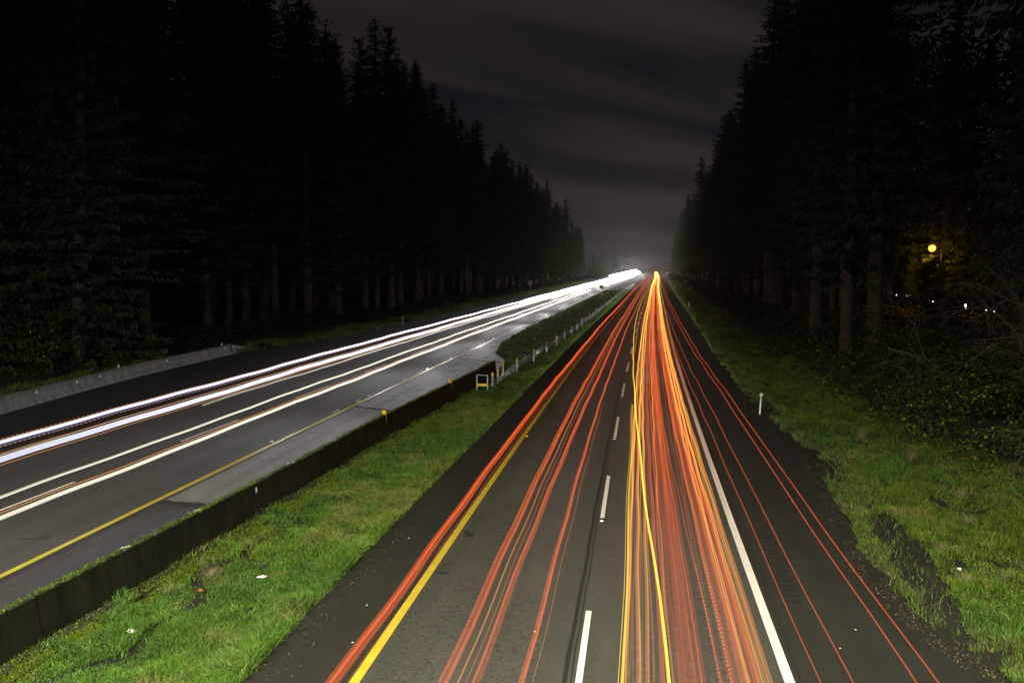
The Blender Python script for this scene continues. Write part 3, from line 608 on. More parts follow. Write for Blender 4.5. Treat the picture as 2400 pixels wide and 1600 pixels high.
def scrap(x, y, a, b_, mat, lab, z=.10, rz=0.):
    V = []; F_ = []; k = 9; V.append((0, 0, .05))
    for i in range(k):
        t = 2 * math.pi * i / k; r = random.uniform(.65, 1.15); V.append((a * r * math.cos(t), b_ * r * math.sin(t), random.uniform(0, .05)))
    for i in range(k): F_.append((0, 1 + i, 1 + (i + 1) % k))
    V2 = [(v[0], v[1], v[2] - .012) for v in V]; n = len(V); F_ += [(n, n + 1 + (i + 1) % k, n + 1 + i) for i in range(k)] + [(1 + i, n + 1 + i, n + 1 + (i + 1) % k, 1 + (i + 1) % k) for i in range(k)]
    o = mesh_obj('litter', V + V2, F_, mat); o.location = (x, y, float(bank(np.array([x]), np.array([y]))[0]) + z); o.rotation_euler = (0, 0, rz); tag(o, lab, 'litter')
paper = simple('paper', (.82, .82, .80), .6); rust = simple('rust_leaf', (.30, .10, .03), .8)
scrap(-9.9, 15.2, .09, .08, paper, 'crumpled white paper lying in the median grass near the bottom edge')
scrap(-8.6, 18.4, .15, .035, paper, 'thin white scrap lying in the median grass', rz=.5)
scrap(7.7, 21.1, .05, .05, paper, 'white scrap in the right verge grass')
scrap(8.4, 19.2, .06, .05, paper, 'white scrap nearer the camera in the right verge grass')
scrap(7.9, 20.0, .05, .05, rust, 'rust red leaf in the right verge grass')
scrap(-9.6, 17.4, .07, .06, rust, 'orange brown leaf in the median grass')
for (x, y) in ((3.3, 14.6), (3.9, 16.3), (4.4, 17.2), (-5.3, 15.2), (-5.6, 17.0), (-5.9, 21.5), (-1.9, 16.2)):
    b_ = MB(); b_.tube([(x - .02, y, .012), (x, y, .02), (x + .02, y, .012)], [.004, .008, .004], 6); tag(b_.build('pebble', paper), 'tiny pale pebble on the asphalt of the near carriageway', 'pebble', 'pale pebbles on the asphalt')

# ------------------------------------------------------------------ trees
bark = simple('bark', (0.024, 0.021, 0.013), .95, c2=(0.085, 0.074, 0.042), scale=3.2, bump=.9, bscale=14)
twig = simple('twig', (0.085, 0.075, 0.045), .9, c2=(.05, .045, .03), scale=6)
needle = colattr('needles', .85, spec=.1)
def conifer(seed, H, base, R, low=True):
    r = np.random.default_rng(seed)
    zs = np.arange(base, H - .2, .46) ; B = []
    for z in zs:
        t = (z - base) / (H - base); rad = R * (1 - t) ** .75 * (.6 + .7 * r.random()) + .4
        if low and t < .10: rad *= .6 + 4 * t
        nb = 6 if t < .85 else 5
        if r.random() < .10 and t < .8: nb = 3
        for a in r.uniform(0, 2 * np.pi) + np.arange(nb) * 2 * np.pi / nb + r.normal(0, .25, nb):
            B.append((z + r.normal(0, .42), a, rad * r.uniform(.6, 1.15), t))
    P = []; U = []; S = []; C = []
    for z, a, Lb, t in B:
        m = max(3, int(Lb / .19)); s = np.linspace(.12, 1, m); ca, sa = np.cos(a), np.sin(a)
        dq = r.uniform(.4, 1.9); droop = -.16 * dq * Lb * s ** 1.1 * (1 - t * .9) + .10 * Lb * s ** 3 + (.35 * Lb * s if t > .9 else 0)
        bx, by, bz = ca * Lb * s, sa * Lb * s, z + droop
        for sd in (-1, 1, 0):
            w = .18 + .45 * (1 - s) * min(1.6, Lb * .6)
            if sd == 0: ux, uy, uz = ca * .35 + 0 * s, sa * .35 + 0 * s, -.25 - .35 * r.random(m)
            else:
                ang = a + sd * (1.0 + .3 * r.random(m)); ux, uy, uz = np.cos(ang) * w, np.sin(ang) * w, -.12 - .30 * r.random(m)
            P.append(np.stack([bx, by, bz], 1)); U.append(np.stack([ux, uy, uz], 1)); S.append(.05 + .045 * r.random(m)); 
            C.append(np.full(m, 1.0) * r.uniform(.6, 1.4))
    P = np.concatenate(P); U = np.concatenate(U); S = np.concatenate(S); C = np.concatenate(C); n = len(P)
    sidev = np.cross(U, r.normal(0, 1, (n, 3)) + np.array([0, 0, 1.5])); sidev /= np.linalg.norm(sidev, axis=1)[:, None] + 1e-6
    P = P + r.normal(0, .05, (n, 3)); mid = P + U * .45
    V = np.stack([P, mid + sidev * S[:, None], P + U, mid - sidev * S[:, None]], 1).reshape(-1, 3)
    col = np.stack([.030 * C, .052 * C, .016 * C], 1) * r.uniform(.7, 1.3, n)[:, None]
    crown_me = (V, np.arange(4 * n).reshape(-1, 4), np.repeat(col, 4, axis=0))
    tr = MB(); k = 14; lean = r.normal(0, .25, 2); zz = np.linspace(-.6, H - .3, k); r0 = .42 + .1 * r.random()
    tr.tube([(lean[0] * (z / H) ** 2 + .04 * r.normal(), lean[1] * (z / H) ** 2, z) for z in zz], [r0 * (1.25 if i == 0 else 1) * (1 - i / k) ** .8 + .03 for i in range(k)], 10, cap=False)
    for _ in range(22):   # dead stub branches below the crown
        z = r.uniform(2.5, max(base, 4) + 2); a = r.uniform(0, 6.28); Lb = r.uniform(.6, 3.0); tr.tube([(0, 0, z), (math.cos(a) * Lb * .5, math.sin(a) * Lb * .5, z + .1), (math.cos(a) * Lb, math.sin(a) * Lb, z - .35 * Lb * r.random())], [.035, .022, .008], 4, cap=False)
    return crown_me, tr
def make_tree(seed, H, base, R, low=True):
    cm, tr = conifer(seed, H, base, R, low); e = empty('fir_tree', (0, 0, -500))
    mesh_obj('crown', cm[0], cm[1], needle, e, cols=cm[2]); tr.build('trunk', bark, e, smooth=True); return e
protos = [make_tree(101, 43, 6.5, 5.6), make_tree(102, 41, 5.5, 6.0), make_tree(103, 44, 9.5, 5.2), make_tree(104, 39, 4.0, 6.2), make_tree(105, 42, 7.0, 5.6), make_tree(106, 34, 1.0, 5.6, False)]
pused = [False] * len(protos); R2 = random.Random(77)
def plant(pi, x, y, z, s, rz, lab, grp, lean=(0, 0), sz=1.0):
    o = protos[pi] if not pused[pi] else copy_tree(protos[pi]); pused[pi] = True
    wv = R2.uniform(.86, 1.16); o.location = (x, y, z); o.scale = (s * wv, s * wv * R2.uniform(.92, 1.08), s * sz * R2.uniform(.93, 1.05)); o.rotation_euler = (lean[0] + R2.gauss(0, .012), lean[1] + R2.gauss(0, .012), rz); return tag(o, lab, 'tree', grp)
def gz(x, y): return float(bank(np.array([float(x)]), np.array([float(y)]))[0])
R_ = random.Random(3)
# named front trunks on the left, placed where their bases stand
front = [(-41.2, 55.5, 3, 'thick fir trunk rising behind the grey barrier, leftmost of the pale trunks'), (-38.6, 54.6, 5, 'slim leaning trunk with foliage close to the ground behind the left barrier'),
         (-42.1, 64.4, 1, 'fir with a pale trunk behind the middle of the left barrier'), (-40.1, 65.2, 2, 'tall fir with the brightest pale trunk above the end of the left barrier'),
         (-43.1, 81.4, 4, 'slim pale trunk just past the end of the left barrier'), (-44.4, 88.5, 0, 'darker trunk beside the slim pale one past the barrier end'),
         (-42.7, 97.1, 2, 'leaning pale trunk left of the thinner one past the barrier'), (-39.6, 99.5, 0, 'thin pale trunk, last clearly visible one on the left')]
for x, y, pi, lab in front: plant(pi, x, y, gz(x, y) - .1, .95 + R_.uniform(-.04, .05), R_.uniform(0, 6.28), lab, 'tall firs left of the highway', (R_.uniform(-.01, .01), .03 if 'lean' in lab else R_.uniform(-.01, .01)))
for (x, y, pi, q) in ((-44.0, 47, 5, 'nearest the camera at the left frame edge'), (-47, 52, 5, 'second in from the left frame edge'), (-46.5, 59, 3, 'just left of the first pale trunk')): plant(pi, x, y, gz(x, y) - .1, 1.0, R_.uniform(0, 6.28), 'bushy fir with low foliage, ' + q, 'tall firs left of the highway')
y = 104.0; cnt = 0
while y < 470:
    x = -39.6 + off(y) + R_.uniform(-2.4, 2.0); s = R_.uniform(.84, 1.08) * (1 - .10 * (y > 400))
    s *= np.interp(y, [100, 200, 350, 470], [.90, .88, .80, .70]); s = float(s)
    plant(R_.choice([0, 1, 2, 3, 4]), x, y, gz(x, y) - .1, s, R_.uniform(0, 6.28), 'tall dark fir in the front row left of the highway, beyond the pale trunks', 'firs in the front row on the left', sz=R_.uniform(.95, 1.06)); y += R_.uniform(3.6, 6.2) * (1 + y / 900)
y = 50.0
while y < 440:
    x = -49.5 + off(y) + R_.uniform(-3, 3)
    plant(R_.choice([0, 1, 2, 3, 4]), x, y, gz(x, y) - .1, R_.uniform(1.06, 1.2) * float(np.interp(y, [60, 200, 440], [1, .95, .8])), R_.uniform(0, 6.28), 'tall dark fir standing behind the front row left of the highway', 'firs behind the front row on the left'); y += R_.uniform(6, 10) * (1 + y / 700)
y = 58.0
while y < 420:
    x = -60 + off(y) + R_.uniform(-4, 4)
    plant(R_.choice([0, 1, 2, 3, 4]), x, y, gz(x, y) - .1, R_.uniform(1.22, 1.42) * float(np.interp(y, [60, 380], [1, .85])), R_.uniform(0, 6.28), 'dark fir deep in the wood left of the highway', 'firs deep in the left wood'); y += R_.uniform(7, 11) * (1 + y / 500)
for y in np.arange(480, 900, 26):   # lower trees far up the left side
    x = -37 + off(y) + R_.uniform(-4, 4); plant(5, x, y, 0, R_.uniform(.32, .5), R_.uniform(0, 6.28), 'low distant fir far up the left side by the lights', 'low distant firs on the left')
# right side
LAMP = (38.2, 119.0, 9.5)
def clear_of_lamp(x, y, r=6.0):
    # keep the sight line to the lit lamp open, as in the wood itself
    d = abs(x * LAMP[1] - y * LAMP[0]) / math.hypot(LAMP[0], LAMP[1]); return d > r or y > LAMP[1] - 2
rf = [(14.3, 61.1, 0, 'fir with a dim grey trunk on the right, left one of a close pair'), (16.2, 61.6, 2, 'fir with a dim grey trunk on the right, right one of a close pair'), (14.6, 72.7, 4, 'slim trunk behind and left of the close pair on the right')]
for x, y, pi, lab in rf: plant(pi, x, y, gz(x, y) - .1, .95, R_.uniform(0, 6.28), lab, 'tall firs right of the highway')
y = 30.0
while y < 760:
    x = 18.2 + off(y) + R_.uniform(-1.6, 1.8) + (3 if y < 50 else 0)
    if (abs(y - 61) > 3 or y > 80) and clear_of_lamp(x, y):
        plant(R_.choice([0, 1, 2, 3, 4]), x, y, gz(x, y) - .1, R_.uniform(.84, 1.04), R_.uniform(0, 6.28), 'tall dark fir in the front row right of the highway', 'firs in the front row on the right', sz=R_.uniform(.95, 1.05))
    y += R_.uniform(5.5, 8.5) * (1 + y / 700)
y = 34.0
while y < 560:
    x = 27 + off(y) + R_.uniform(-3, 3)
    if clear_of_lamp(x, y): plant(R_.choice([0, 1, 2, 3, 4]), x, y, gz(x, y) - .1, R_.uniform(1.12, 1.34) * float(np.interp(y, [60, 560], [1, .85])), R_.uniform(0, 6.28), 'tall dark fir behind the front row right of the highway', 'firs behind the front row on the right')
    y += R_.uniform(8, 12) * (1 + y / 500)
y = 50.0
while y < 300:
    x = 39 + off(y) + R_.uniform(-4, 4)
    if clear_of_lamp(x, y, 7.0): plant(R_.choice([0, 1, 2, 3, 4]), x, y, gz(x, y) - .1, R_.uniform(.9, 1.1), R_.uniform(0, 6.28), 'dark fir deep in the wood right of the highway', 'firs deep in the right wood')
    y += R_.uniform(12, 18)
for o in protos:
    if o.location.z < -100: print('UNUSED', o.name)
# the wood beyond, one dark mass
def woodmass(name, x0, x1, y0, y1, h0, h1, n, lab):
    x = rng.uniform(x0, x1, n); y = rng.uniform(y0, y1, n); t = rng.random(n) ** 1.5; hm = h0 + (h1 - h0) * vnoise(x, y, 9, 88); z = t * hm; k = vnoise(y, z, 4, 89) + .3 * vnoise(x, z, 2, 90) > .42
    x, y, z = x[k] + off(y[k]), y[k], z[k]; n = len(x); c = np.stack([.028 * np.ones(n), .045 * np.ones(n), .015 * np.ones(n)], 1) * rng.uniform(.6, 1.3, n)[:, None]
    leafmass(name, x, y, z, rng.uniform(.5, 1.1, n), c, lab, 'wood', mat=needle)
woodmass('deep_wood', -84, -68, 40, 480, 34, 60, 46000, 'dense dark wood far behind the firs on the left')
woodmass('deep_wood', 52, 70, 110, 420, 38, 70, 52000, 'dense dark wood far behind the firs on the right')

# bare shrubs on the right and a fallen trunk
def bare(seed, h, spread, lean):
    r = np.random.default_rng(seed); b_ = MB()
    def grow(p, d, L_, rad, dep):
        q = [p]; dd = d.copy()
        for i in range(4): dd = dd + r.normal(0, .16, 3) + np.array([0, 0, -.03 * dep]); dd /= np.linalg.norm(dd); q.append(q[-1] + dd * L_ / 4)
        b_.tube([tuple(v) for v in q], [rad * (1 - .13 * i) for i in range(5)], 4, cap=False)
        if dep < 4:
            for i in range(4 if dep < 3 else 3):
                e = dd * .5 + r.normal(0, .65, 3); e /= np.linalg.norm(e); grow(q[r.integers(1, 5)], e, L_ * r.uniform(.5, .75), rad * .55, dep + 1)
    for _ in range(4):
        d = np.array([lean + r.normal(0, spread), r.normal(0, spread), 1.0]); d /= np.linalg.norm(d); grow(np.array([r.normal(0, .2), r.normal(0, .2), -.2]), d, h * .55, .05, 0)
    return b_
for (x, y, h, sd, ln, lab) in ((14.2, 31.5, 8.5, 1, -.25, 'bare leafless shrub with fine twigs at the right frame edge'), (17.8, 40.0, 10, 2, -.35, 'taller bare shrub reaching left above the brambles'), (14.5, 25.5, 6.0, 3, -.1, 'low bare shrub in the brambles by the right frame edge'), (22.0, 50.0, 11, 4, -.4, 'bare arching shrub farther back under the right firs')):
    o = bare(sd, h, .35, ln).build('bare_shrub', twig); o.location = (x, y, gz(x, y)); tag(o, lab, 'shrub', 'bare shrubs on the right')
b_ = MB(); b_.tube([(14.2, 50.8, 2.55), (15.6, 50.0, 2.15), (17.5, 49.0, 1.9), (20.5, 47.0, 1.6)], [.05, .10, .14, .17], 8); b_.tube([(15.6, 50.0, 2.1), (13.6, 49.2, 1.9), (12.9, 48.8, 1.75)], [.06, .05, .02], 6)
tag(b_.build('fallen_trunk', simple('mossy_bark', (.09, .10, .04), .9, c2=(.14, .13, .07), scale=8)), 'thin fallen mossy trunk lying over the brambles on the right', 'fallen trunk')

# ------------------------------------------------------------------ lit street lamp in the right wood, distant lights
sl = empty('street_lamp', (LAMP[0], LAMP[1], 0)); tag(sl, 'lit orange street lamp glowing among the dark firs on the right', 'street lamp')
b_ = MB(); b_.tube([(1.2, 0, -.2), (1.2, 0, 5), (1.2, 0, 9.4)], [.11, .09, .06], 10); b_.tube([(1.2, 0, 9.3), (.7, 0, 9.75), (.2, 0, 9.85)], [.045, .04, .035], 8); b_.build('pole', twig, sl)
b_ = MB(); b_.tube([(.45, 0, 9.86), (.3, 0, 9.88), (-.25, 0, 9.84), (-.35, 0, 9.8)], [.06, .16, .18, .05], 12); b_.build('lamp_head', galv, sl)
def ball(name, c, r, mat, parent=None, n=12):
    V = [(c[0], c[1], c[2] + r)]; F_ = []
    for i in range(1, n):
        for j in range(n * 2): a = math.pi * i / n; t = math.pi * j / n; V.append((c[0] + r * math.sin(a) * math.cos(t), c[1] + r * math.sin(a) * math.sin(t), c[2] + r * math.cos(a)))
    V.append((c[0], c[1], c[2] - r)); m2 = 2 * n
    for j in range(m2): F_.append((0, 1 + j, 1 + (j + 1) % m2)); F_.append((len(V) - 1, len(V) - 1 - m2 + (j + 1) % m2, len(V) - 1 - m2 + j))
    for i in range(n - 2):
        for j in range(m2): F_.append((1 + i * m2 + j, 1 + (i + 1) * m2 + j, 1 + (i + 1) * m2 + (j + 1) % m2, 1 + i * m2 + (j + 1) % m2))
    return mesh_obj(name, V, F_, mat, parent, smooth=True)
ball('lamp_globe', (0, -.1, 9.55), .44, emit('sodium_glow', (1.0, .27, .05), 3.6), sl)
def plight(name, loc, e, c, parent=None, r=.1):
    d = bpy.data.lights.new(name, 'POINT'); d.energy = e; d.color = c; d.shadow_soft_size = r; o = bpy.data.objects.new(name, d); COL.objects.link(o); o.location = loc
    if parent: o.parent = parent
    return o
plight('lamp_light', (-.3, .9, 8.9), 1400, (1.0, .40, .07), sl, .2)
for (f, sd_, sc_) in ((.84, .9, .215), (.80, -.2, .19), (.88, 2.6, .17)):
    plant(5, LAMP[0] * f + sd_, LAMP[1] * f, gz(LAMP[0] * f, LAMP[1] * f) - .1, sc_, R_.uniform(0, 6), 'low dark tree in front of the street lamp pole', 'low trees before the street lamp')
n = 26000; x = rng.uniform(24, 62, n); y = rng.uniform(78, 150, n); k = vnoise(x, y, 4, 95) > .22; x, y = x[k], y[k]; n = len(x)
leafmass('undergrowth', x, y, bank(x, y) + rng.random(n) * 1.5 * vnoise(x, y, 3, 96), rng.uniform(.15, .35, n), np.array([.022, .030, .010]) * rng.uniform(.6, 1.4, n)[:, None], 'dark undergrowth on the ground round the street lamp', 'undergrowth')
# trees lit by the lamp
for (dx, dy, pi, s) in ((4.2, 1.5, 5, .40), (3.0, 5.0, 5, .33), (-.6, 6.0, 5, .28), (6.5, -1.0, 5, .3)):
    plant(pi, LAMP[0] + dx, LAMP[1] + dy, gz(LAMP[0] + dx, LAMP[1] + dy), s, R_.uniform(0, 6), 'small tree lit orange by the street lamp on the right', 'small trees round the street lamp')
wl = emit('white_light', (1, .97, .92), 6.0)
for k, (x, y, z, r) in enumerate(((46.3, 166, 1.0, .13), (46.9, 164, 1.0, .08), (47.6, 160.4, 1.0, .14), (47.9, 159.5, 1.0, .12), (43.6, 136, 1.05, .07), (43.7, 134.7, 1.0, .08), (45.2, 129.8, 1.0, .06), (44.2, 123.9, 1.1, .07), (43.2, 120.5, 1.1, .12), (42.8, 119.4, 1.0, .11), (42.9, 119.6, .7, .06), (41.4, 109, 1.0, .05), (41.9, 108, .9, .05))):
    y_ = y * .98; x_ = x * .98; e = empty('path_light', (x_, y_, 1.0)); tag(e, 'tiny white light in the row shining low through the right wood', 'path light', 'row of small white lights in the right wood')
    b_ = MB(); b_.tube([(0, 0, -.3), (0, 0, z)], .04, 6); b_.build('post', galv, e); ball('globe', (0, 0, z + .1), r * .85, wl, e, 6)

# ------------------------------------------------------------------ overpass behind the camera, with its street lamps
conc = simple('overpass_concrete', (.20, .19, .17), .85, c2=(.28, .27, .25), scale=1.2)
b_ = MB(); b_.box((-4, -9.2, 5.2), (90, 14, .9)); b_.box((-4, -2.35, 6.0), (90, .3, .7)); b_.box((-4, -16.05, 6.0), (90, .3, .7))
for x in (-9.4, 12.5, -34.5): b_.box((x, -9.2, 2.2), (1.1, 11, 5.0))
ov = b_.build('overpass', conc); tag(ov, kind='structure')
warm = (1.0, .95, .74)
for k, (x, y, z, e, cone) in enumerate(LAMPS):
    b_ = MB(); b_.tube([(x, -4.6, 5.6), (x, -4.6, 12), (x, -4.6, z - .3), (x, -3.9, z + .25), (x, y - .3, z + .25)], [.12, .10, .07, .06, .05], 10); b_.box((x, y, z + .22), (.3, .8, .12)); b_.build('lamp_post', galv, ov)
    d = bpy.data.lights.new('lamp_light', 'SPOT'); d.energy = e; d.color = warm; d.spot_size = math.radians(cone); d.spot_blend = 0.9; d.shadow_soft_size = .25
    o = bpy.data.objects.new('lamp_light', d); COL.objects.link(o); o.location = (x, y, z); o.parent = ov; o.rotation_euler = (math.radians(30), 0, 0)

# ------------------------------------------------------------------ light trails (real strands of light above the lanes)
def strand(V, F, C, x0, h, r, y0, y1, amp=.03, ph=0.0, glow=None, flat=1.0, sides=5, xs_=None, grow=0.0):
    ys = steps(y0, y1, 1.2); ln = len(ys)
    xx = (sum(np.interp(ys * q, xs_[0], xs_[1]) for q in np.linspace(.72, 1.28, 9)) / 9 if xs_ else x0) + off(ys) + amp * (np.sin(ys * .11 + ph) + .6 * np.sin(ys * .047 + ph * 2.1)) + .012 * np.sin(ys * .9 + ph)
    zz = h + .02 * np.sin(ys * .31 + ph) + .012 * np.sin(ys * 1.1 + ph); rr = r * (1 + grow * ys / 100.); n0 = len(V) and sum(len(v) for v in V)
    a = np.arange(sides) * 2 * np.pi / sides
    P = np.stack([xx[:, None] + rr[:, None] * np.cos(a), np.repeat(ys[:, None], sides, 1), zz[:, None] + rr[:, None] * flat * np.sin(a)], 2).reshape(-1, 3)
    I = np.arange(ln * sides).reshape(ln, sides); J = np.roll(I, -1, axis=1)
    F.append(np.stack([I[:-1].ravel(), J[:-1].ravel(), J[1:].ravel(), I[1:].ravel()], 1) + n0); V.append(P)
    g = glow(ys) if glow else np.ones(ln); C.append(np.repeat(np.stack([g, g, g], 1), sides, axis=0))
def trail(name, mat, lab, parts, group=None):
    V, F, C = [], [], []
    for p in parts: strand(V, F, C, **p)
    return tag(mesh_obj(name, np.concatenate(V), np.concatenate(F), mat, cols=np.concatenate(C)), lab, 'light trail', group)
def ramp(ya, va, yb, vb): return lambda y: np.interp(y, [ya, yb], [va, vb])
def fade(*a): return lambda y: np.interp(y, a[0::2], a[1::2])
RED = (1.0, .135, .024); ORG = (1.0, .34, .065); YEL = (1.0, .62, .03); PINK = (1.0, .20, .13)
red = glowmat('tail_light_red', RED, .19); org = glowmat('tail_light_orange', ORG, .26); yell = glowmat('marker_yellow', YEL, .42); pink = glowmat('tail_light_pink', PINK, .25)
cream = glowmat('headlight_cream', (1.0, .92, .72), .28, True); white = glowmat('headlight_white', (.92, .90, 1.0), .46, True); blue = glowmat('headlight_blue', (.20, .26, .75), .14)
END = 930
gl1 = fade(0, .75, 60, 1.15, 300, 1.6)
D = dict
# left lane of the near carriageway
trail('tail_light_trail', red, 'broad red trail left of the near yellow line', [D(x0=-4.54, h=1.0, r=.045, y0=-5, y1=480, ph=.3, glow=gl1), D(x0=-4.46, h=1.02, r=.06, y0=-5, y1=480, ph=.3, glow=gl1), D(x0=-4.41, h=.98, r=.025, y0=-5, y1=480, ph=.3, glow=gl1), D(x0=-4.49, h=1.0, r=.02, y0=-5, y1=480, ph=.3, glow=gl1)])
trail('tail_light_trail', red, 'thin faint red trail hugging the right side of the broad left one', [D(x0=-4.26, h=1.0, r=.010, y0=-5, y1=400, ph=.3, glow=gl1)])
trail('tail_light_trail', red, 'red trail in the left lane, left one of the middle pair', [D(x0=-2.86, h=.9, r=.055, y0=-5, y1=600, ph=1.2, glow=fade(10, .45, 30, 1.0, 300, 1.5)), D(x0=-2.80, h=.92, r=.03, y0=-5, y1=600, ph=1.2, glow=gl1), D(x0=-2.93, h=.9, r=.02, y0=-5, y1=600, ph=1.2, glow=gl1)])
trail('tail_light_trail', org, 'very thin orange trail inside the middle pair of the left lane', [D(x0=-2.64, h=.9, r=.014, y0=-5, y1=600, ph=1.2, glow=gl1)])
trail('tail_light_trail', red, 'hair thin red trail between the middle pair of the left lane', [D(x0=-2.52, h=.9, r=.009, y0=-5, y1=300, ph=1.2, glow=gl1)])
trail('tail_light_trail', red, 'red trail in the left lane, right one of the middle pair', [D(x0=-2.34, h=.9, r=.05, y0=-5, y1=600, ph=2.0, glow=fade(10, .35, 32, 1.0, 300, 1.5)), D(x0=-2.38, h=.9, r=.022, y0=-5, y1=600, ph=2.0, glow=gl1), D(x0=-2.28, h=.92, r=.02, y0=-5, y1=600, ph=2.0, glow=ramp(14, .3, 60, 1.3))])
trail('tail_light_trail', red, 'single red trail just left of the white lane dashes', [D(x0=-1.74, h=.8, r=.042, y0=-5, y1=600, ph=.8, glow=gl1), D(x0=-1.70, h=.82, r=.022, y0=-5, y1=600, ph=.8, glow=gl1)])
trail('tail_light_trail', org, 'faint dotted orange trail beside the single one left of the dashes', [D(x0=-1.56, h=.8, r=.007, y0=-5, y1=40, ph=.8, glow=ramp(0, .5, 40, .8))])
# tall vehicle marker lights, right of the white line
TM = [(2.13, 1.6, .013, 'thin red trail running right along the white edge line', 95), (2.03, 2.6, .012, 'thin orange trail crossing the shoulder, first one right of the white line', 240), (2.06, 3.2, .012, 'thin orange trail over the shoulder, second one right of the white line', 80),
      (2.18, 3.9, .013, 'thin orange trail over the right shoulder, left one of the outer pair', 330), (2.36, 3.9, .013, 'outermost thin orange trail over the right shoulder', 330)]
for x0, h, r, lab, y1 in TM: trail('marker_light_trail', red, lab, [D(x0=x0, h=h, r=r * .55, y0=-12, y1=y1, amp=.03, ph=x0 * 3, glow=fade(0, 1.2, 40, 1.6, 300, 2.4), grow=.5)])
trail('marker_light_trail', yell, 'straight bright yellow trail just right of the white lane dashes', [D(x0=-.115, h=3.9, r=.003, y0=-12, y1=20.5, amp=.01, glow=ramp(0, 1.6, 20.5, .8)), D(x0=-.085, h=3.9, r=.012, y0=-12, y1=20.5, amp=.01, glow=ramp(0, 1.3, 20.5, .7))])
trail('marker_light_trail', yell, 'bright yellow trail slanting across the crowded red band', [D(x0=0, h=3.9, r=.012, y0=-12, y1=240, amp=.0, xs_=([0, 6.6, 13.8, 24, 34, 49, 63, 90, 140, 240], [.36, .30, .10, -.08, -.19, -.30, -.29, -.16, 0, .1]), glow=ramp(0, 1.5, 60, 1.3)), D(x0=0, h=3.9, r=.003, y0=-12, y1=240, amp=.0, xs_=([0, 6.6, 13.8, 24, 34, 49, 63, 90, 140, 240], [.372, .312, .112, -.07, -.18, -.29, -.28, -.15, .01, .11]), glow=ramp(0, 2.0, 60, 1.0))])
trail('marker_light_trail', org, 'thin red trail bowing left round the lane dashes in the distance', [D(x0=-.34, h=2.4, r=.015, y0=44, y1=240, amp=.05, ph=2, grow=.25, glow=None)])
trail('marker_light_trail', org, 'second thin red trail bowing left close to the far lane dashes', [D(x0=-.05, h=2.2, r=.012, y0=50, y1=240, amp=.05, ph=2.6, grow=.25, glow=None)])
# the crowded right lane: many cars' left and right tail lights
RL_ = random.Random(11)
def mglow(k, mt):
    b = 1.0 if mt is red or mt is pink else (1.1 if mt is yell else 1.6)
    return lambda y: np.interp(y, [8, 16, 35, 70, 130, 300, 600], [k * .45, k * .75, (k + .5) * .62 * b, 1.0 * b, 1.4 * b, 3.6 * b, 9.0])
SL = [(-.12, 1.0, .042, org, 'orange', 1.0), (-.06, 1.0, .012, yell, 'thin yellow', .3), (.02, 1.0, .012, red, 'thin red', .8), (.09, .9, .042, org, 'orange', .9), (.15, 1.2, .012, yell, 'thin yellow', .25), (.22, .85, .038, org, 'orange', .8), (.30, 1.0, .014, org, 'thin orange', .7),
      (.42, .9, .026, red, 'red', .8), (.48, .8, .016, pink, 'pink', 1.0), (.56, .9, .028, red, 'red', .9), (.62, .95, .018, org, 'thin orange', .9), (.70, .85, .045, red, 'red', .35), (.80, .9, .055, red, 'red', .3), (.90, .9, .060, red, 'red', .25), (.98, .9, .012, red, 'thin red', .9),
      (.0, 1.7, .012, org, 'thin orange', .4), (.10, 1.7, .010, yell, 'thin yellow', .15)]
SR = [(1.38, .9, .030, red, 'red', .20), (1.47, .9, .035, red, 'red', .35), (1.56, .85, .020, red, 'thin red', .5), (1.64, .95, .030, red, 'red', .7), (1.72, .9, .036, org, 'orange', .55), (1.80, .8, .034, org, 'orange', .7), (1.86, 1.0, .042, red, 'red', .9), (1.92, .9, .040, org, 'orange', .9),
      (1.98, .95, .014, yell, 'thin yellow', .2), (2.04, .9, .036, org, 'orange', .7), (2.10, .9, .016, org, 'thin orange', .6), (2.15, .85, .012, org, 'thin orange', .5), (1.74, 1.7, .010, org, 'thin orange', .4), (1.84, 1.7, .012, yell, 'thin yellow', .15)]
ORD = 'first second third fourth fifth sixth seventh eighth ninth tenth eleventh twelfth thirteenth fourteenth fifteenth sixteenth seventeenth eighteenth'.split()
wideL = {.74, .84, .92}; wideR = {1.36, 1.46, 1.56}
for S_, side in ((SL, 'left'), (SR, 'right')):
    for k, (x0, h, r, mt, cn, k0) in enumerate(S_):
        x0 += RL_.uniform(-.01, .01)
        parts = [D(x0=x0, h=h, r=r, y0=-8, y1=END, amp=RL_.uniform(.01, .035), ph=RL_.uniform(0, 6), flat=.7, grow=.14, glow=mglow(k0, mt))]
        if r > .025: parts.append(D(x0=x0 + r * .5, h=h + .01, r=r * .3, y0=-8, y1=END, amp=parts[0]['amp'], ph=parts[0]['ph'], glow=mglow(k0, mt)))
        lab = f'{cn} strand, {ORD[sorted(q[0] for q in S_).index(S_[k][0])]} from the left in the crowded {side} band of trails'
        trail('tail_light_trail', mt, lab, parts, f'{side} band of tail light trails in the right lane')
trail('tail_light_trail', red, 'lone thin red trail crossing the dark gap of the right lane', [D(x0=1.12, h=1.4, r=.010, y0=-8, y1=160, amp=.12, ph=1.0, glow=None)])
trail('tail_light_trail', red, 'thin red trail at the gap edge of the left band', [D(x0=.97, h=.95, r=.012, y0=-8, y1=200, amp=.05, ph=.4, glow=None)])
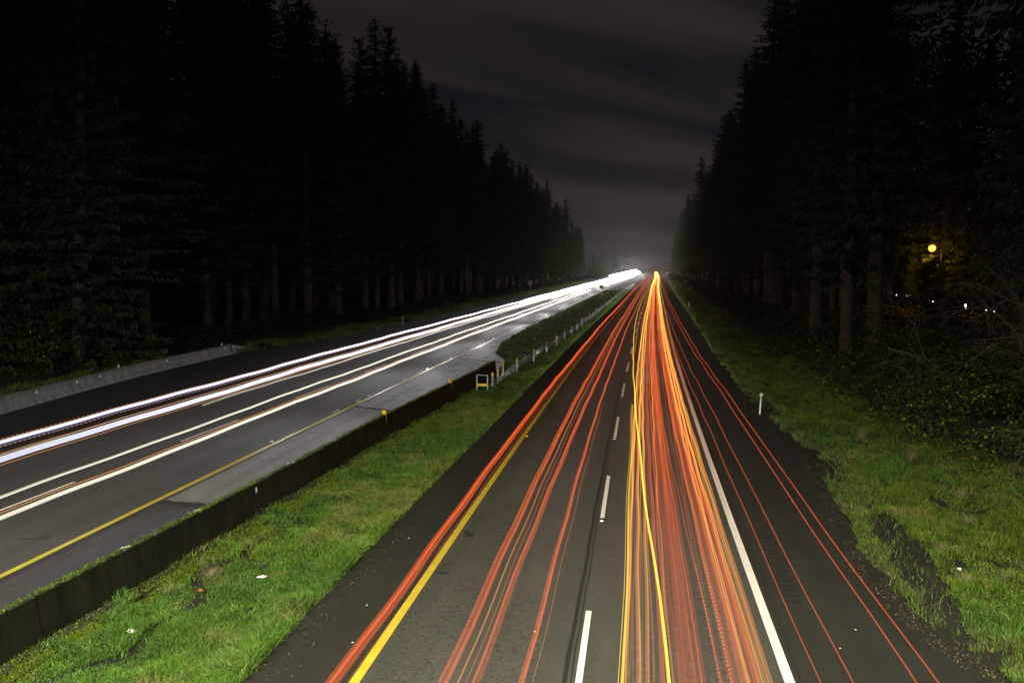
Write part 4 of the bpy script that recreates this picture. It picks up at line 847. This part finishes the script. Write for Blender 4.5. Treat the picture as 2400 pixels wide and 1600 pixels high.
# dotted strands from flickering lamps
def dotmat(name, c, s_, per, duty):
    m = glowmat(name, c, s_); t = m.node_tree; n = t.nodes.new; l = t.links.new
    co = n('ShaderNodeTexCoord'); sp = n('ShaderNodeSeparateXYZ'); l(co.outputs['Object'], sp.inputs[0])
    def q(op, a, b=None):
        k = n('ShaderNodeMath'); k.operation = op
        for i, v in enumerate((a, b)):
            if v is None: continue
            if isinstance(v, (int, float)): k.inputs[i].default_value = v
            else: l(v, k.inputs[i])
        return k.outputs[0]
    f = q('LESS_THAN', q('FRACT', q('DIVIDE', q('LOGARITHM', q('MAXIMUM', sp.outputs[1], 1.0), 2.718), per)), duty)
    e = [k for k in t.nodes if k.type == 'EMISSION'][0]; src = e.inputs[1].links[0].from_socket
    l(q('MULTIPLY', src, f), e.inputs[1]); return m
def dotted(name, mt, lab, x0, h, r, y0, y1, per, duty, flat=1.0, ph=1.0):
    c, s_ = mt; mat = dotmat('flicker', c, s_, per, duty)
    return trail(name, mat, lab, [D(x0=x0, h=h, r=r, y0=y0, y1=y1, amp=.02, ph=ph, flat=flat, glow=None)])
dR = (RED, .30); dO = (ORG, .34); dP = (PINK, .3)
dotted('dotted_light_trail', dR, 'dotted red trail at the inner side of the right band', 1.30, .9, .011, 12, 80, .011, .45)
dotted('dotted_light_trail', dO, 'second dotted orange trail inside the right band', 1.48, .9, .011, 12, 60, .011, .45)
dotted('dotted_light_trail', dP, 'fine dotted pink trail inside the left band', .38, .9, .009, 22, 70, .014, .4)
# wide translucent glow of truck tail lights
trail('tail_light_trail', glowmat('truck_glow', RED, .055), 'wide translucent red glow of a truck in the left band', [D(x0=.86, h=.95, r=.22, y0=-8, y1=220, flat=.25, glow=ramp(8, .8, 40, 2.2))])
trail('tail_light_trail', glowmat('truck_glow_right', RED, .055), 'wide translucent red glow of a truck in the right band', [D(x0=1.62, h=.95, r=.26, y0=-8, y1=220, flat=.25, glow=ramp(8, .8, 40, 2.2))])

# white headlight trails on the far carriageway
gw = fade(15, .70, 60, 1.5, 160, 3.2)
def hl(lab, x0, h, parts_c, mat, y1=END, grp=None): return trail('headlight_trail', mat, lab, [D(x0=x0 + dx, h=h + dh, r=r, y0=y0, y1=y1, amp=.02, ph=x0, glow=gw, flat=fl, grow=gr) for dx, dh, r, y0, fl, gr in parts_c], grp)
hl('white outer headlight trail, left one of the pair in the outer lane', -21.75, 1.15, [(0, .02, .05, 5, 1, .5), (.0, -.02, .03, 5, 1, .9)], white)
trail('headlight_trail', blue, 'blue edge of the leftmost headlight trail in the outer lane', [D(x0=-21.68, h=1.07, r=.035, y0=5, y1=120, amp=.02, ph=-21.75, glow=None)])
hl('white headlight trail, right one of the pair in the outer lane', -19.80, 1.15, [(0, .04, .05, 5, 1, .55), (0.02, -.05, .035, 5, 1, .9)], white)
trail('headlight_trail', blue, 'blue edge of the right headlight trail in the outer lane', [D(x0=-19.74, h=1.08, r=.03, y0=5, y1=120, amp=.02, ph=-19.8, glow=None)])
hl('cream headlight trail, left one of the pair in the inner lane', -17.85, .66, [(0, .0, .05, 5, .8, .45), (.05, 0, .02, 5, 1, .5)], cream, 235)
hl('cream headlight trail, right one of the pair nearest the yellow line', -16.35, .66, [(0, 0, .085, 5, .7, .22), (.02, .01, .04, 5, 1, .5)], cream, 235)
for x0, h, lab in ((-19.98, 1.26, 'upper'), (-19.62, 1.02, 'lower')): trail('marker_light_trail', org, 'thin amber line along the ' + lab + ' edge of the right outer lane trail', [D(x0=x0, h=h, r=.010, y0=5, y1=300, amp=.02, ph=-19.8, glow=fade(20, 1.3, 60, 2.0, 200, 3))])
trail('marker_light_trail', org, 'thin amber line above the rightmost cream trail', [D(x0=-16.52, h=.72, r=.010, y0=5, y1=220, amp=.02, ph=-16.35, glow=fade(20, 1.5, 60, 2.4, 200, 3))])
dotted('dotted_light_trail', dO, 'row of amber ticks above the leftmost headlight trail', -21.86, 1.22, .05, 18, 120, .009, .35, .3, -21.75)
dotted('dotted_light_trail', dO, 'row of amber ticks below the leftmost headlight trail', -21.58, 1.04, .05, 18, 120, .009, .35, .3, -21.75)
trail('headlight_trail', cream, 'warm headlight trail starting midway in the outer lane', [D(x0=-20.1, h=.75, r=.04, y0=37, y1=END, amp=.02, ph=1, glow=fade(37, .5, 60, 1.2, 200, 3), grow=.35)])
hr = random.Random(5)
for k in range(22):
    x0 = hr.uniform(-22.4, -19.0) if k % 3 else hr.uniform(-18.2, -15.6); y0 = hr.uniform(100, 330) if x0 < -18.6 else hr.uniform(240, 420); y0 = max(y0, 420) if k % 6 == 5 else y0
    trail('headlight_trail', white if k % 2 else cream, 'distant white headlight strand merging into the far glare', [D(x0=x0, h=hr.uniform(.6, 1.2) + (1.8 if k % 6 == 5 else 0), r=.09, y0=y0, y1=END, amp=.15, ph=hr.uniform(0, 6), glow=fade(y0, 1.2, y0 + 150, 4.0, 500, 7, 900, 10), grow=1.1)], 'distant headlight strands')

# headlight beams of the passing traffic: low beams with a flat cutoff, strongest just below the horizontal
def beam_data(name, sign, c, wv=.040):
    d = bpy.data.lights.new(name, 'POINT'); d.energy = 1.0; d.color = c; d.shadow_soft_size = .15; d.use_nodes = True
    t = d.node_tree; t.nodes.clear(); n = t.nodes.new; l = t.links.new
    o = n('ShaderNodeOutputLight'); e = n('ShaderNodeEmission'); g = n('ShaderNodeNewGeometry'); sp = n('ShaderNodeSeparateXYZ')
    l(g.outputs['Incoming'], sp.inputs[0]); l(e.outputs[0], o.inputs[0])
    def m_(op, a, b=None, c_=None):
        q = n('ShaderNodeMath'); q.operation = op
        for i, v in enumerate((a, b, c_)):
            if v is None: continue
            if isinstance(v, (int, float)): q.inputs[i].default_value = v
            else: l(v, q.inputs[i])
        return q.outputs[0]
    z = m_('MULTIPLY', sp.outputs[2], BEAM_SIGN); y = m_('MULTIPLY', sp.outputs[1], BEAM_SIGN * sign)
    a = m_('DIVIDE', m_('SUBTRACT', z, -0.012), m_('ADD', m_('MULTIPLY', m_('LESS_THAN', z, -0.012), wv), 0.012))
    v = m_('MAXIMUM', m_('SUBTRACT', m_('POWER', 2.718, m_('MULTIPLY', m_('MULTIPLY', a, a), -1.0)), 0.12), 0.0)
    h = m_('POWER', m_('MAXIMUM', y, 0.0), 7.0 if sign < 0 else 90.0)
    l(m_('MULTIPLY', v, h), e.inputs[1])
    return d
BEAM_SIGN = 1.0
def beams(name, sign, xr, z, y0, y1, st, e, c, wv=.040):
    y = y0; base = beam_data(name, sign, c, wv)
    while y < y1:
        k = st * (1 + y / 120.); d = base.copy(); d.energy = e * k
        o = bpy.data.objects.new(name, d); COL.objects.link(o); o.location = (xr + float(off(y)), y, z); y += k
beams('headlight_beam', -1, -20.8, .9, 30, 620, 14, 420, (.95, .94, 1.0))
beams('headlight_beam', -1, -17.1, .7, 30, 620, 14, 420, (1, .96, .95))
beams('headlight_beam', 1, -3.0, .7, 2, 620, 16, 700, (.94, .97, 1.0), .055)
beams('headlight_beam', 1, 1.0, .7, 9, 620, 16, 1700, (.94, .97, 1.0), .055)

# ------------------------------------------------------------------ thin volume added to spread a glow round the headlights
hmat = bpy.data.materials.new('glow_haze'); hmat.use_nodes = True; t = hmat.node_tree; t.nodes.clear(); o = t.nodes.new('ShaderNodeOutputMaterial'); v = t.nodes.new('ShaderNodeVolumePrincipled')
v.inputs['Density'].default_value = .00011; v.inputs['Color'].default_value = (.92, .90, .92, 1); v.inputs['Anisotropy'].default_value = .8; t.links.new(v.outputs[0], o.inputs['Volume'])
b_ = MB(); b_.box((20, 1200, 34.5), (3300, 3000, 73)); tag(b_.build('glow_haze', hmat), kind='stuff')
